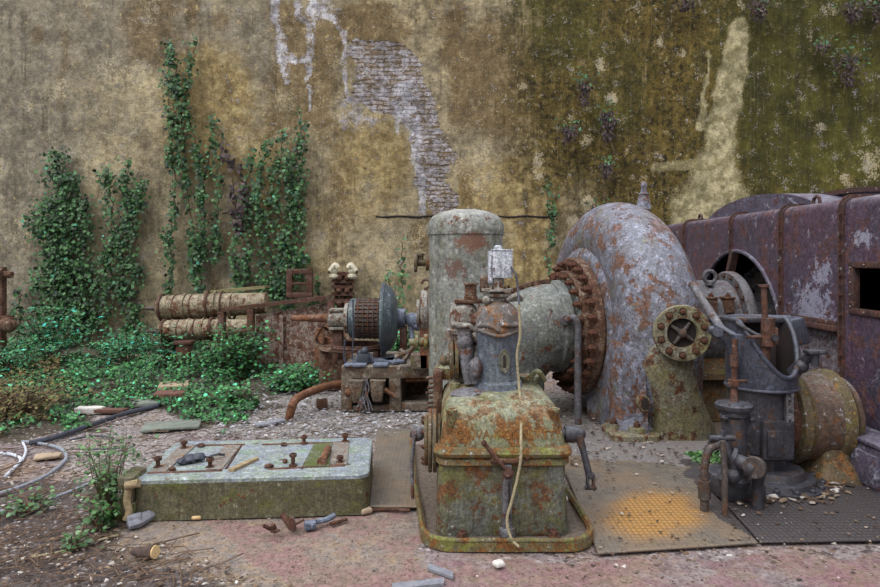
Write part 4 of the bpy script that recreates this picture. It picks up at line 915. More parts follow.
# dashpot
dx = W(734,0,4.42).x; dy = 4.42
dp = MB(); dp.lathe([(.15,.10),(.18,.11),(.2,.085),(.24,.08),(.60,.082),(.62,.10),(.655,.10),(.66,.12),(.675,.125),(.69,.125),(.70,.11),(.712,.05)], (dx,dy,0), 'Z', 36); do = put('dashpot', dp, M['dark'], rg)
bolts(do, circ((dx,dy,.69), .105, 8, 'Z', .2), (0,0,1), .012, M['dark'])
bolts(do, [(dx+.085,dy-.055,.60),(dx-.095,dy-.04,.61),(dx+.06,dy-.08,.25)], (.4,-1,0), .02, M['dark'], .03)
m = MB(); m.cyl((dx,dy,.7),(dx+.005,dy,1.14), .018); m.cyl((dx,dy,.7),(dx,dy,.8), .03,.02); m.cyl((dx,dy,.82),(dx,dy,.86), .04); m.cyl((dx,dy,.95),(dx,dy,1.03), .027); m.cyl((dx-.0,dy,.85),(dx+.09,dy,.85), .01); put('dashpot_rod', m, M['rust'], do)
m = MB()
for z in (.22,.3,.38,.46,.54): m.box(dx+.09,dx+.13,dy+.02,dy+.1,z,z+.03,.004); 
m.box(dx+.09,dx+.12,dy+.03,dy+.12,.18,.6,.004); put('bolted_strip', m, M['dark'], do)
m = MB(); m.box(dx-.08,dx+.22,dy-.02,dy+.4,.018,.15,.02); put('base_block', m, M['dark'], rg)
# small valve with pipes in front of the dashpot
vl = MB(); vx, vy = dx-.10, dy-.16
vl.tube(spline([(vx-.12,vy+.05,.46),(vx-.05,vy,.46),(vx-.02,vy-.02,.38),(vx+.02,vy-.02,.27)]), .035); vl.cyl((vx+.02,vy,.36),(vx+.10,vy-.05,.33), .05); vl.cyl((vx+.09,vy-.05,.335),(vx+.12,vy-.07,.32), .075, seg=24); vl.cyl((vx-.0,vy,.38),(vx+.02,vy-.01,.37), .07, seg=24)
vl.cyl((vx-.14,vy,.50),(vx+.03,vy,.50), .02); vl.cyl((vx-.05,vy,.46),(vx-.05,vy,.55), .018); vl.ball((vx+.0,vy-.02,.26),.06); vl.cyl((vx+.11,vy-.06,.327),(vx+.125,vy-.075,.318), .03)
valve = put('valve', vl, M['dark'], rg)
m = MB(); h = m.tube(spline([(vx-.08,vy,.46),(vx-.14,vy,.42),(vx-.17,vy,.32),(vx-.17,vy,.20)]), .026, 12); m.tube([(vx-.075,vy-.06,.5),(vx-.07,vy-.08,.3),(vx-.07,vy-.08,.018)], .02, 12); m.cyl((vx-.17,vy,.1),(vx-.17,vy,.22), .04); m.cyl((vx-.17,vy,.018),(vx-.17,vy,.1), .028)
put('drain_pipes', m, M['pipebrown'], rg)
# flanged pipe stub standing in front
fp = thing('flanged_pipe_stub', 'black bent pipe stub with a disc flange rising from the floor plate', 'pipe', (W(757,505,4.3).x, 4.3, 0))
px_ = W(757,505,4.3).x
m = MB(); m.tube(spline([(px_-.09,4.15,.345),(px_-.03,4.2,.345),(px_+.0,4.25,.29),(px_+.005,4.3,.18),(px_+.005,4.3,.02)]), .037, 18); put('bent_pipe', m, M['dark'], fp)
m = MB(); m.cyl((px_-.105,4.13,.345),(px_-.085,4.155,.345), .07, seg=36, bev=.003); put('disc_flange', m, M['pipebrown'], fp)
# ================================================================ drum vessel at the right
dv = thing('drum_vessel', 'yellow brown horizontal drum with a bolted end flange on a low saddle', 'drum', (2.98, 5.12, 0))
DY, DZ = 5.12, .44
m = MB(); m.lathe([(2.80,.33),(2.80,.345),(3.08,.345),(3.08,.33)], (0,DY,DZ), 'X', 64); m.lathe([(3.08,.34),(3.2,.31),(3.28,.2),(3.3,.01)], (0,DY,DZ), 'X', 64); put('drum_shell', m, M['drum'], dv)
m = MB(); m.lathe([(2.70,.31),(2.72,.365),(2.78,.37),(2.80,.355),(2.82,.35)], (0,DY,DZ), 'X', 64, cap=False); m.lathe([(3.03,.345),(3.05,.365),(3.11,.37),(3.13,.35),(3.15,.33)], (0,DY,DZ), 'X', 64, cap=False); put('drum_rim', m, M['drumrim'], dv)
m = MB(); m.lathe([(2.63,.01),(2.63,.2),(2.62,.30),(2.64,.325),(2.72,.33)], (0,DY,DZ), 'X', 48); ef = put('end_plate', m, M['rust'], dv); bolts(ef, circ((2.62,DY,DZ), .275, 18, 'X'), (-1,0,0), .022, M['dark'], .035)
m = MB(); m.rrect([(2.82,3.22,4.72,5.55,.05,0),(2.84,3.2,4.74,5.5,.05,.08),(2.9,3.12,4.82,5.42,.05,.16),(2.92,3.1,4.84,5.4,.05,.3)]); put('saddle', m, M['sump'], dv)
# ================================================================ left machinery: rotor on bed
ro_ = thing('generator_rotor', 'rusty rotor shaft with a slate coloured dished disc and cracked winding drum', 'rotor', (-.8, 7.6, .5))
RZ = .985; Y_ = 7.6
def xx(px): return (px-440)*Y_/F
m = MB(); m.lathe([(xx(291),.03),(xx(293),.036),(xx(310),.04),(xx(330),.055),(xx(331),.05)], (0,Y_,RZ), 'X', 24); put('shaft_end', m, M['rustlite'], ro_)
m = MB(); m.lathe([(xx(328),.065),(xx(330),.105),(xx(346),.11),(xx(347),.07)], (0,Y_,RZ), 'X', 28); m.box(xx(330),xx(346),Y_-.1,Y_+.1,RZ-.13,RZ-.1,.005); m.box(xx(330),xx(346),Y_-.1,Y_+.1,RZ+.085,RZ+.115,.005); put('bearing_sleeve', m, M['palemetal'], ro_)
m = MB(); m.lathe([(xx(345),.1),(xx(345.5),.175),(xx(349),.18),(xx(350),.1)], (0,Y_,RZ), 'X', 40); put('collar', m, M['palemetal'], ro_)
m = MB(); m.lathe([(xx(350),.1),(xx(350.5),.225),(xx(352),.235),(xx(357),.235),(xx(358),.22)], (0,Y_,RZ), 'X', 48); put('end_disc', m, M['disc'], ro_)
m = MB(); x0, x1 = xx(357), xx(382); m.lathe([(x0,.205),(x1,.205)], (0,Y_,RZ), 'X', 48)
for k in range(30):
    a = 2*PI*k/30; r = .225; c = Vector((0, math.cos(a)*r, math.sin(a)*r)); b = bmesh.new(); bmesh.ops.create_cube(b, size=1)
    for v in b.verts: v.co = Vector((v.co.x*(x1-x0), v.co.y*.03, v.co.z*.034))
    bmesh.ops.transform(b, matrix=Matrix.Translation(Vector(((x0+x1)/2,Y_,RZ))+c) @ Matrix.Rotation(a, 4, 'X'), verts=b.verts); m.merge(b)
for q in (.12,.32,.52,.72,.9): m.tube(circ((x0+(x1-x0)*q,Y_,RZ), .243, 32, 'X'), .008, 6, closed=True)
put('winding_drum', m, M['commut'], ro_)
m = MB(); m.lathe([(xx(382),.30),(xx(382),.415),(xx(382.8),.425),(xx(385.5),.425),(xx(386.5),.40),(xx(391),.37),(xx(395),.30),(xx(397.5),.2),(xx(398),.1)], (0,Y_,RZ), 'X', 64); m.tube(circ((xx(384),Y_,RZ),.42,48,'X'), .012, 6, closed=True); put('dished_disc', m, M['disc'], ro_, 50)
m = MB(); m.lathe([(xx(397),.12),(xx(405),.12),(xx(405.5),.06),(xx(421),.05)], (0,Y_,RZ), 'X', 24); m.ball((xx(413),Y_-.03,RZ-.02),.09,12); m.ball((xx(418),Y_-.05,RZ-.08),.07,10); m.cyl((xx(410),Y_,RZ+.02),(xx(412),Y_-.1,RZ-.25),.03); m.jitter(.02,9); put('hub_and_coupling', m, M['bluegrey'], ro_)
m = MB(); m.box(xx(333),xx(343),Y_-.06,Y_+.06,.5,RZ-.1,.01); put('rotor_pedestal', m, M['rust'], ro_)
m = MB(); m.box(xx(400),xx(407),Y_-.08,Y_+.08,.5,RZ-.1,.01); put('rotor_pedestal', m, M['rust'], ro_)
# ring half and bed
bd = thing('machine_bed', 'crumbling brown cast iron machine bed with two openings under the rotor', 'machine bed', (-.55, 7.5, 0))
m = MB(); yb0, yb1 = 7.07, 8.25; X_ = lambda px: (px-440)*7.07/F
zt = .5
m.box(X_(341),.05,yb0,yb1,zt-.13,zt,.012); m.box(X_(341),X_(352),yb0,yb1,0,zt-.1,.01); m.box(X_(389),X_(401),yb0,yb1,0,zt-.1,.01); m.box(X_(352),X_(389),yb0+.35,yb1,0,zt-.1); m.box(X_(401),.05,yb0+.02,yb0+.2,0,.09,.01); m.box(X_(401),.05,yb1-.2,yb1,0,.4); m.box(X_(341),X_(392),yb0+.02,yb0+.1,.0,.06,.01); m.box(X_(346),X_(389),yb0+.02,yb0+.12,.2,.25,.008)
m.sub(2); m.jitter(.012, 7); put('bed_frame', m, M['bed'], bd, 30)
for px in (357, 378):
    m = MB(); x = X_(px); m.rrect([(x-.05,x+.05,yb0-.06,yb0+.2,.02,.12),(x-.06,x+.06,yb0-.1,yb0+.2,.02,.2),(x-.08,x+.08,yb0-.09,yb0+.2,.03,.3),(x-.09,x+.09,yb0-.09,yb0+.2,.03,.36)]); m.jitter(.012,10); put('bracket', m, M['bed'], bd)
m = MB(); m.box(X_(344),X_(366),yb0-.03,yb0+.16,.50,.525,.005); m.box(X_(373),X_(388),yb0-.02,yb0+.16,.50,.53,.005); m.box(X_(350),X_(392),yb0+.2,yb0+.7,.5,.54,.005); m.box(X_(384),X_(400),yb0+.1,yb0+.4,.51,.54,.004,.6); put('top_plates', m, M['bluegrey'], bd)
m = MB()
for k in range(9): x = X_(366+random.uniform(-3,5)); m.tube(spline([(x,yb0-.02,.37),(x+random.uniform(-.05,.05),yb0-.06,.25),(x+random.uniform(-.07,.07),yb0-.1,.04)]), .008, 6)
put('hanging_roots', m, M['bearing'], bd)
m = MB(); m.tube([(X_(385),yb0-.04,.26),(X_(396),yb0-.05,.18)], .022); m.tube([(X_(346),yb0-.0,.22),(X_(356),yb0-.02,.22)], .04); m.cyl((X_(405),yb0+.12,.33),(-.02,yb0+.12,.34),.02); m.cyl((X_(402),yb0+.3,.28),(-.02,yb0+.3,.3),.015); put('loose_rods', m, M['rustlite'], bd)
rh = MB(); c = Vector((xx(357.5), 7.55, .66)); rh.tube(circ(c, .30, 40, 'Z'), .012, 6, closed=True)
rs = []
for k in range(48): 
    a = 2*PI*k/48; u = Vector((math.cos(a), math.sin(a), 0)); rs.append([c+u*.30+Vector((0,0,-.04)), c+u*.30+Vector((0,0,.03)), c+u*.27+Vector((0,0,.03)), c+u*.27+Vector((0,0,-.04))])
rs.append(rs[0]); rh.rings(rs, False, False); rh.box(c.x-.27,c.x-.2,7.45,7.65,.5,.66,.01); rh.box(c.x+.2,c.x+.27,7.45,7.65,.5,.66,.01)
solo('bearing_ring', rh, M['rust'], 'rusty flat iron ring lying below the winding drum of the rotor', 'ring')
m = MB()
for pts_, r in (([(345,340),(344,355),(346,366)],.012),([(353,300),(353,340),(352,360)],.009),([(368,352),(372,360),(376,364)],.012)): m.tube(spline([W(x, y, 7.2) for x, y in pts_]), r, 6)
m.ball(W(365,351,7.25), .05, 10); m.ball(W(360,353,7.25), .04, 10); m.box(-.93,-.80,7.2,7.3,.5,.62,.01)
solo('wire_scrap', m, M['blackc'], 'dark hanging wires and clamp scrap on the machine bed below the rotor', 'scrap')
# rusty curved tub to the left of the bed
m = MB(); c = Vector((-1.08, 9.25, 0)); rs = []
for k in range(15):
    a = PI*1.0+PI*.45*k/14; u = Vector((math.cos(a), math.sin(a), 0)); rs.append([c+u*.62+Vector((0,0,0.02)), c+u*.62+Vector((0,0,.60)), c+u*.58+Vector((0,0,.60)), c+u*.58+Vector((0,0,0.02))])
m.rings(rs); m.box(-1.72,-1.6,8.75,8.9,0,.66,.01); m.cyl((-1.66,8.82,.66),(-1.66,8.82,.73),.05)
tb = put('tub_wall', m, M['rustlite'], None); recentre(tb); tb.name = 'rusty_tub'; tag(tb, 'orange rusty curved iron tub wall with a corner post left of the machine bed', 'tub')
bolts(tb, [c+Vector((math.cos(a), math.sin(a), 0))*.625+Vector((0,0,z))-Vector((0,0,0)) for a in (3.5,4.0) for z in (.3,.5)], (-.7,-.7,0), .018, M['rust']) if False else None
m = MB(); L = [W(335,331,8.3),W(325,326,8.4),(W(317,336,8.3)),W(315,343,8.25),W(322,349,8.2),W(336,352,8.1)]
rs = []
for p in spline(L, 6): rs.append([p+Vector((0,-.1,0)), p+Vector((0,.1,0)), p+Vector((.02,.1,.03)), p+Vector((.02,-.1,.03))])
m.rings(rs); m.tube([W(336,327,8.3),W(352,342,8.2),W(345,352,8.1)], .04, 6); m.tube([W(326,326,8.4),W(345,344,8.2)], .045, 6); m.box(-1.55,-1.2,8.2,8.3,.0,.58,.01)
solo('bent_channel', m, M['flange'], 'bent rusty channel iron loop leaning beside the rusty tub', 'scrap iron')
# pale flanged machine glimpsed left of the tank
m = MB(); y = 7.0; X7 = lambda px: (px-440)*y/F
m.cyl((X7(421),y,1.13),(X7(428),y,1.13), .22, seg=36, bev=.01); m.cyl((X7(420),y-.05,1.1),(X7(417),y-.05,1.1), .15, seg=24); fm = MB()
fg = thing('flanged_machine', 'pale round flange above a rusty box just left of the tall tank', 'machine', (-.1, 7.0, .5))
put('pale_flange', m, M['palemetal'], fg)
fm.box(X7(420),X7(441),6.9,7.2,.5,1.08,.01); fm.box(X7(423),X7(441),6.86,7.2,.8,.84,.004); put('rusty_box', fm, M['rustlite'], fg)
m = MB(); m.tube(circ((X7(426),6.98,1.42), .045, 14, 'Y', -1.2, 3.6), .014, 8); m.cyl((X7(426),6.98,1.3),(X7(426),6.98,1.38),.02); put('hook', m, M['rust'], fg)
m = MB(); m.box(X7(411),X7(428),6.9,7.1,.5,.66,.01); m.tube([W(404,360,7.0),W(416,343,7.0)], .03, 6); m.tube([W(395,357,7.0),W(408,352,7.0)], .03, 6); m.tube([W(400,350,7.05),W(412,358,7.0)], .025, 6); put('rubble_lumps', m, M['bed'], fg)
# ================================================================ bent pipe on the ground and small iron block
m = MB(); g1 = G(289,419); m.tube([g1, W(292,406,6.72), W(295,400,6.8), W(299,397,6.9), W(310,392,7.05), W(325,386.5,7.25), W(336,384.5,7.4), W(348,384,7.5)], .045, 14)
m.jitter(.006, 9); solo('bent_pipe', m, M['rustlite'], 'rusty bent pipe rising from the rubble left of the machine bed', 'pipe')
m = MB(); p = G(322,409); m.box(p.x-.06,p.x+.06,p.y-.05,p.y+.05,0,.11,.012,.3); m.jitter(.008,12); solo('iron_block', m, M['rust'], 'small square rusty block on the rubble beside the bent pipe', 'block')
# ================================================================ rusty box frame with rails, ribbed cylinders, plank
bf_ = thing('rusty_trough', 'mottled rusty steel trough with an angle iron rail rising to the right', 'trough', (-2.4, 9.4, 0))
m = MB(); D = 9.4; a_, b_ = W(258,316,D), W(331,312,D); m.prism([(W(256,0,D).x,0),(W(331,0,D).x,0),(W(331,0,D).x,W(0,302,D).z),(W(256,0,D).x,W(0,316,D).z)], 'Y', D, D+.05); m.box(W(282,0,D).x-.03,W(282,0,D).x+.03,D-.05,D,0,.85); put('side_plate', m, M['mottle'], bf_)
m = MB()
for (xa, ya, xb, yb, dd) in ((222,311,331,298,0),(240,309,325,300,.5)):
    p, q = W(xa,ya,D-.06+dd), W(xb,yb,D-.06+dd); s_ = Vector((0,.06,0)); u = Vector((0,0,.045)); m.rings([[p-s_,p+s_,p+s_+u,p-s_+u],[q-s_,q+s_,q+s_+u,q-s_+u]])
for px, y0, y1 in ((251,309,350),(222,312,345),(331,299,345)): p = W(px,y0,D-.06); m.box(p.x-.045,p.x+.045,D-.12,D,0,p.z,.005)
put('angle_rail', m, M['rust'], bf_)
def ribbed(px0, px1, pya, pyb, D, r, label, n, tip=True):
    t_ = thing('ribbed_cylinder', label, 'cylinder', W((px0+px1)/2, (pya+pyb)/2, D)-Vector((0,0,r)))
    a = W(px0,pya,D); b = W(px1,pyb,D); L = (b-a).length; ax = (b-a).normalized()
    m = MB(); m.lathe([(0,r*.7),(.05,r*.9),(.12,r),(L*.35,r*1.02),(L-.02,r*.82),(L,r*.6)], a, ax, 32); m.jitter(.012,6); put('core', m, M['ribbed'], t_, 60)
    for k in range(n):
        h = .05+.13*k+random.uniform(-.02,.02); rr = r*(1.06 if k%3 else 1.13); w_ = .022 if k%3 else .04
        m = MB(); m.lathe([(h,rr-.02),(h+.004,rr),(h+w_,rr),(h+w_+.004,rr-.02)], a, ax+Vector((random.uniform(-.03,.03),0,random.uniform(-.03,.03))), 32, cap=False); put('band', m, M['ribbed'] if k%2 else M['rust'], t_)
    if tip: m = MB(); m.cyl(a-ax*.26, a+ax*.05, .02, .06, 10); put('tip', m, M['pipebrown'], t_)
    return t_
ribbed(158, 268, 308, 303, 10.6, .205, 'upper of two long pale ribbed cylinders lying in the undergrowth', 10)
ribbed(160, 252, 331, 328, 10.3, .17, 'lower of two long pale ribbed cylinders, half hidden by leaves', 8)
m = MB(); p, q = W(208,293.5,10.8), W(268,288,10.8); s_ = Vector((0,.2,0)); u = Vector((0,0,.045)); m.rings([[p-s_,p+s_,p+s_+u,p-s_+u],[q-s_,q+s_,q+s_+u,q-s_+u]]); m.sub(2); m.jitter(.012,5); solo('plank', m, M['plankw'], 'mossy plank lying on top of the upper ribbed cylinder', 'plank')
for px, lb_ in ((175, 'dark timber bearer under the left ends of the two ribbed cylinders'), (235, 'dark timber bearer under the right ends of the two ribbed cylinders')):
    m = MB(); p = W(px, 345, 10.6); zz = W(0,338,10.4).z; m.box(p.x-.08,p.x+.08,10.3,10.9,0,zz,.01); m.box(p.x-.05,p.x+.05,10.5,10.8,zz-.01,W(0,312,10.6).z-.15,.01)
    m.sub(1); m.jitter(.02,4); solo('timber_support', m, M['log'], lb_, 'support')
# square iron frame on the wall
m = MB(); D = 11.9; A = W(286,269,D); B = W(312,298,D)
for x0,x1,z0,z1 in ((A.x,B.x,A.z-.1,A.z),(A.x,B.x,B.z,B.z+.1),(A.x,A.x+.11,B.z,A.z),(B.x-.11,B.x,B.z,A.z),(A.x,B.x,(A.z+B.z)/2-.02,(A.z+B.z)/2+.02)): m.box(x0,x1,D,D+.1,z0,z1,.008)
m.cyl(((A.x+B.x)/2,D+.05,A.z-.05),((A.x+B.x)/2,12.5,A.z-.05),.02); m.sub(1); m.jitter(.01,5); solo('square_iron_frame', m, M['rust'], 'square rusty iron frame with a crossbar hanging among the ivy', 'frame')
# insulator rack
ir = thing('insulator_rack', 'rusty ladder like rack with two white insulators fixed to the wall', 'rack', W(343, 300, 12.35))
m = MB(); D = 12.3
for px in (336, 343, 350): m.box(W(px,0,D).x-.025,W(px,0,D).x+.025,D,D+.15,W(0,322,D).z,W(0,272,D).z)
for py in (274, 281, 287, 294, 301, 308): m.box(W(332,0,D).x,W(354,0,D).x,D-.06,D+.08,W(0,py,D).z-.03,W(0,py,D).z+.03)
for py in (278,291,304): 
    for px in (339,347): m.ball(W(px,py,D-.05), .06, 8)
m.sub(1); m.jitter(.02,6); put('rack_bars', m, M['rust'], ir)
for px in (334, 352):
    m = MB(); m.lathe([(0,.05),(.04,.09),(.08,.09),(.1,.05),(.14,.08),(.18,.08),(.2,.03)], W(px,275,12.25)+Vector((0,0,-.08)), 'Z', 20); m.tube(spline([W(px+(4 if px<340 else -4),268,12.2),W(px+(1 if px<340 else -1),265,12.2),W(px-(4 if px<340 else -4),271,12.2)]), .05, 8); put('insulator', m, M['plaster'], ir)
m = MB(); m.cyl(W(352,272,12.3), W(358,272,12.3), .025); m.cyl(W(334,272,12.3), W(328,272,12.3), .025); put('bracket_pin', m, M['rust'], ir)
# rusty post at the left edge with a flanged stub
lp = thing('rusty_post', 'dark rusty post with a flanged pipe stub at the far left edge', 'post', W(-1, 345, 9.5)*1.0)
lp.location.z = 0
m = MB(); D = 9.5; x = W(0,0,D).x; m.box(x-.25,x+.03,D,D+.12,0,W(0,267,D).z,.01); m.box(x-.25,x+.12,D-.05,D+.15,W(0,322,D).z,W(0,316,D).z,.01); m.jitter(.01,5); put('upright', m, M['rust'], lp)
m = MB(); m.cyl(W(0,274,D), W(12,275,D), .05); m.cyl(W(2,274,D), W(4,274,D), .09); put('pipe_stub', m, M['flange'], lp)
m = MB(); m.ball(W(8,325,D-.1), .12, 12); m.cyl(W(-5,325,D-.1), W(8,325,D-.1), .08); m.cyl(W(10,318,D-.1), W(10,330,D-.1), .05); put('lower_lug', m, M['flange'], lp)
# ================================================================ concrete block with its bolts
bk = thing('concrete_plinth', 'long low concrete plinth with rounded corners and iron straps on top', 'plinth', (-1.3, 4.6, 0))
m = MB(); bx0, bx1, by0, by1, bz = -2.03, -.50, 4.18, 5.06, .268
def rotz(o): o.rotation_euler.z = R(4.2); return o
secs = [(bx0-.0,bx1,by0,by1,.05,0),(bx0,bx1,by0,by1,.07,.02),(bx0,bx1,by0,by1,.09,bz-.03)]
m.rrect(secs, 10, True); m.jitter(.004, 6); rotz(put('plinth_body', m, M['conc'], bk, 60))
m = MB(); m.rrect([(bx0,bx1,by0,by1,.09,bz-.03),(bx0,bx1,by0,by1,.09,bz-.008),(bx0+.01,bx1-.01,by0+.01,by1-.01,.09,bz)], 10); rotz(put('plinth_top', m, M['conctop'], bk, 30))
TP = lambda px, py: Vector(((px-440)*((CH-bz)*F/(py-HY))/F, (CH-bz)*F/(py-HY), bz))
def quad(pxs, mat, name, th=.008, z=0):
    m = MB(); P_ = [TP(*p)+Vector((0,0,z)) for p in pxs]; m.rings([[p for p in P_],[p+Vector((0,0,th)) for p in P_]]); return put(name, m, mat, bk)
quad([(150,473),(165,473),(196,446),(181,446)], M['strap'], 'iron_strap'); quad([(205,470),(222,470),(241,446),(225,446)], M['strap'], 'iron_strap'); quad([(330,465),(347,465),(349,443),(333,443)], M['strap'], 'iron_strap')
quad([(303,468),(329,467),(332,444),(314,445)], M['mosspad'], 'moss_pad', .012)
for A_, B_ in (((148,473.5),(222,471)),((268,469.5),(345,466)),((192,446),(245,445)),((262,445),(350,442.5)),((302,469),(315,444.5)),((226,469),(241,446))):
    m = MB(); m.tube([TP(*A_), TP(*B_)], .010, 4); put('strap_edge', m, M['rust'], bk)
for px, py, h in ((158,468,.075),(184,449,.06),(210,468,.07),(293,466,.085),(304,444,.065),(340,463,.05),(345,442,.065)):
    p = TP(px,py); m = MB(); m.cyl(p, p+Vector((0,0,h)), .014, seg=12); m.cyl(p+Vector((0,0,h-.022)), p+Vector((0,0,h)), .026, seg=6); m.cyl(p, p+Vector((0,0,.012)), .03, seg=6); put('anchor_bolt', m, M['rust'], bk)
for px, py, s_ in ((201,447,.03),(284,446,.028),(172,471,.025),(269,468,.03),(285,463,.02)):
    m = MB(); p = TP(px,py); m.rock(p+Vector((0,0,.012)), (s_,s_*.8,.018), px); put('bolt_stump', m, M['rust'], bk)
m = MB(); c = TP(190,463); m.rock(c+Vector((0,0,.03)), (.045,.05,.03), 4); m.rock(c+Vector((.05,.02,.035)), (.05,.035,.03), 8); m.rock(c+Vector((-.04,-.03,.025)), (.04,.05,.02), 9); m.tube(spline([c+Vector((.07,.03,.04)),c+Vector((.12,.04,.03)),c+Vector((.17,.07,.04)),c+Vector((.2,.12,.02))]), .008, 6); m.jitter(.01, 30)
solo('rag_bundle', m, M['blackc'], 'small dark crumpled bundle lying on the plinth between the iron straps', 'bundle')
m = MB(); a, b = TP(231,472), TP(257,460); d = (b-a).normalized(); s_ = Vector((-d.y,d.x,0))*.022; m.rings([[a-s_,a+s_,a+s_+Vector((0,0,.022)),a-s_+Vector((0,0,.022))],[b-s_*.7,b+s_*.7,b+s_*.7+Vector((0,0,.02)),b-s_*.7+Vector((0,0,.02))]]); m.sub(1); m.jitter(.004,15)
solo('wood_strip', m, M['wood'], 'pale splintered strip of wood lying on top of the plinth', 'wood')
m = MB(); a, b = TP(322,466), TP(328,452); m.cyl(a+Vector((0,0,.028)), b+Vector((0,0,.028)), .026, seg=16); m.cyl(a+Vector((0,-.01,.028)), a+Vector((0,.02,.028)), .034, seg=16); solo('bolt_rod', m, M['rustlite'], 'short rusty rod lying across the moss patch on the plinth', 'rod')
# broken post beside the block
pb = thing('broken_balustrade', 'small broken stone bracket with a thin leg beside the left end of the plinth', 'bracket', (-2.25, 4.15, 0))
def gx(px, D): return (px-440)*D/F
D = 4.15
m = MB(); m.box(gx(122,D),gx(137,D),4.08,4.3,.22,.30,.01); m.box(gx(124,D),gx(134,D),4.1,4.28,.1,.24,.02); m.box(gx(118,D),gx(137,D),4.12,4.3,.0,.12,.01); m.box(gx(95,D),gx(107,D),4.16,4.3,.12,.29,.012); m.box(gx(98,D),gx(106,D),4.18,4.3,0,.14,.015); m.box(gx(103,D),gx(126,D),4.2,4.3,.0,.1,.01); m.sub(1); m.jitter(.008,12); put('stone_blocks', m, M['post'], pb)
m = MB(); m.tube(spline([W(129,486,4.06),W(127,500,4.06),W(129,512,4.05),W(126,520,4.04)]), .022, 10); m.cyl(W(126,486,4.05),W(139,483,4.05), .026); put('thin_leg', m, M['wood'], pb)
# log and scraps
def lay(name, pa, pb_, r, mat, label, cat, seg=14, D=None, jit=.006, r1=None):
    a, b = G(*pa)+Vector((0,0,r)), G(*pb_)+Vector((0,0,r)); m = MB(); m.tube([a.lerp(b,k/5) for k in range(6)], [r+( (r1 or r)-r)*k/5 for k in range(6)], seg); m.jitter(jit, 12); return solo(name, m, mat, label, cat)
lg = thing('sawn_log', 'short dark log with a pale cut end on the floor at the front left', 'log', G(146,556))
a, b = G(132,557)+Vector((0,0,.03)), G(154,560)+Vector((0,0,.045)); m = MB(); m.tube([a.lerp(b,k/5) for k in range(6)], [.016,.024,.03,.034,.042,.042], 16); m.jitter(.006,20); put('bark', m, M['log'], lg)
m = MB(); d = (b-a).normalized(); m.cyl(b+d*.0, b+d*.012, .036, seg=20); put('cut_end', m, M['cut'], lg)
m = MB(); g = G(285,530)
for q in range(7): a = Vector((random.uniform(-.09,.09), random.uniform(-.06,.06), .015)); b = a+Vector((random.uniform(-.1,.1), random.uniform(-.06,.06), random.uniform(0,.09))); m.tube([g+a, g+b], random.uniform(.007,.016), 6)
m.cyl(g+Vector((-.02,0,.1)), g+Vector((.05,-.03,.02)), .018); solo('scrap_iron', m, M['rust'], 'tangle of small rusty bolts and rods on the pink floor before the plinth', 'scrap')
m = MB(); g = G(316,528); m.box(g.x-.07,g.x-.0,g.y-.04,g.y+.02,0,.045,.006,.3); m.tube([g+Vector((0,.02,.03)), g+Vector((.06,.06,.03)), g+Vector((.1,.1,.04))], .018, 8); solo('iron_clamp', m, M['bluegrey'], 'blue grey iron clamp with a rusty arm on the pink floor before the plinth', 'clamp')
lay('scrap_rod', (330,526), (347,521), .012, M['rust'], 'thin rusty rod lying right of the blue grey clamp', 'rod')
m = MB(); g = G(136,527); m.tube([G(128,529)+Vector((0,0,.03)), g+Vector((.0,0,.035)), G(152,520)+Vector((0,0,.04))], [.03,.04,.03], 8); m.box(g.x-.05,g.x+.03,g.y-.03,g.y+.03,.02,.08,.01,.4); m.jitter(.01,14); solo('driftwood', m, M['greystrip'], 'grey broken lump of wood beside the foot of the plinth', 'wood')
m = MB(); a, b = G(392,589), G(444,583); s_ = Vector((.0,.03,0)); m.rings([[a-s_,a+s_,a+s_+Vector((0,0,.015)),a-s_+Vector((0,0,.015))],[b-s_,b+s_,b+s_+Vector((0,0,.015)),b-s_+Vector((0,0,.015))]]); solo('grey_strip', m, M['greystrip'], 'long flat grey board strip at the bottom edge of the picture', 'board')
m = MB(); a, b = G(428,568), G(453,577); m.rings([[a-s_,a+s_,a+s_+Vector((0,0,.015)),a-s_+Vector((0,0,.015))],[b-s_,b+s_,b+s_+Vector((0,0,.015)),b-s_+Vector((0,0,.015))]]); solo('grey_strip', m, M['greystrip'], 'short flat grey board strip lying just in front of the pump drip tray', 'board')
m = MB(); m.tube(spline([G(410,512)+Vector((0,0,.01)), G(388,511)+Vector((0,0,.012)), G(368,512)+Vector((0,0,.01))]), .012, 6); solo('rusty_bar', m, M['rust'], 'thin rusty bar on the floor between the plinth and the pump', 'bar')
# cables and hoses at the left
def cable(pts, r, mat, label, cat='cable', name='cable'):
    m = MB(); m.tube(spline([G(*p)+Vector((0,0,r)) for p in pts], 8), r, 8); return solo(name, m, mat, label, cat)
cable([(30,446),(55,440),(90,428),(125,416),(158,408)], .026, M['blackc'], 'thick black hose running diagonally across the dirt at the left', 'hose', 'hose')
cable([(-5,497),(25,487),(50,475),(66,460),(60,450),(40,445),(22,443)], .014, M['greyc'], 'grey curved cable looping over the dirt at the far left')
cable([(5,478),(14,470),(21,461),(12,456),(0,455)], .013, M['whitec'], 'short white bent conduit on the dirt at the left edge', 'conduit', 'conduit')
cable([(22,462),(26,452),(23,444)], .011, M['whitec'], 'small white conduit piece right of the bent white conduit', 'conduit', 'conduit')
cable([(-5,514),(30,508),(60,497),(85,487),(96,482)], .012, M['greyc'], 'long grey cable leading towards the broken stone bracket')
cable([(70,441),(90,437),(108,438),(122,443)], .009, M['blackc'], 'thin dark cable curving behind the small green shrub')
cable([(70,450),(100,450),(120,449)], .008, M['blackc'], 'thin straight dark cable on the dirt above the small green shrub')
cable([(20,560),(60,553),(100,541),(118,536)], .007, M['rope'], 'thin pale string crossing the dark soil at the front left', 'string', 'string')
cable([(178,402),(190,393),(197,384)], .007, M['rope'], 'thin pale twig curving out of the leaves beside the bricks', 'twig', 'twig')
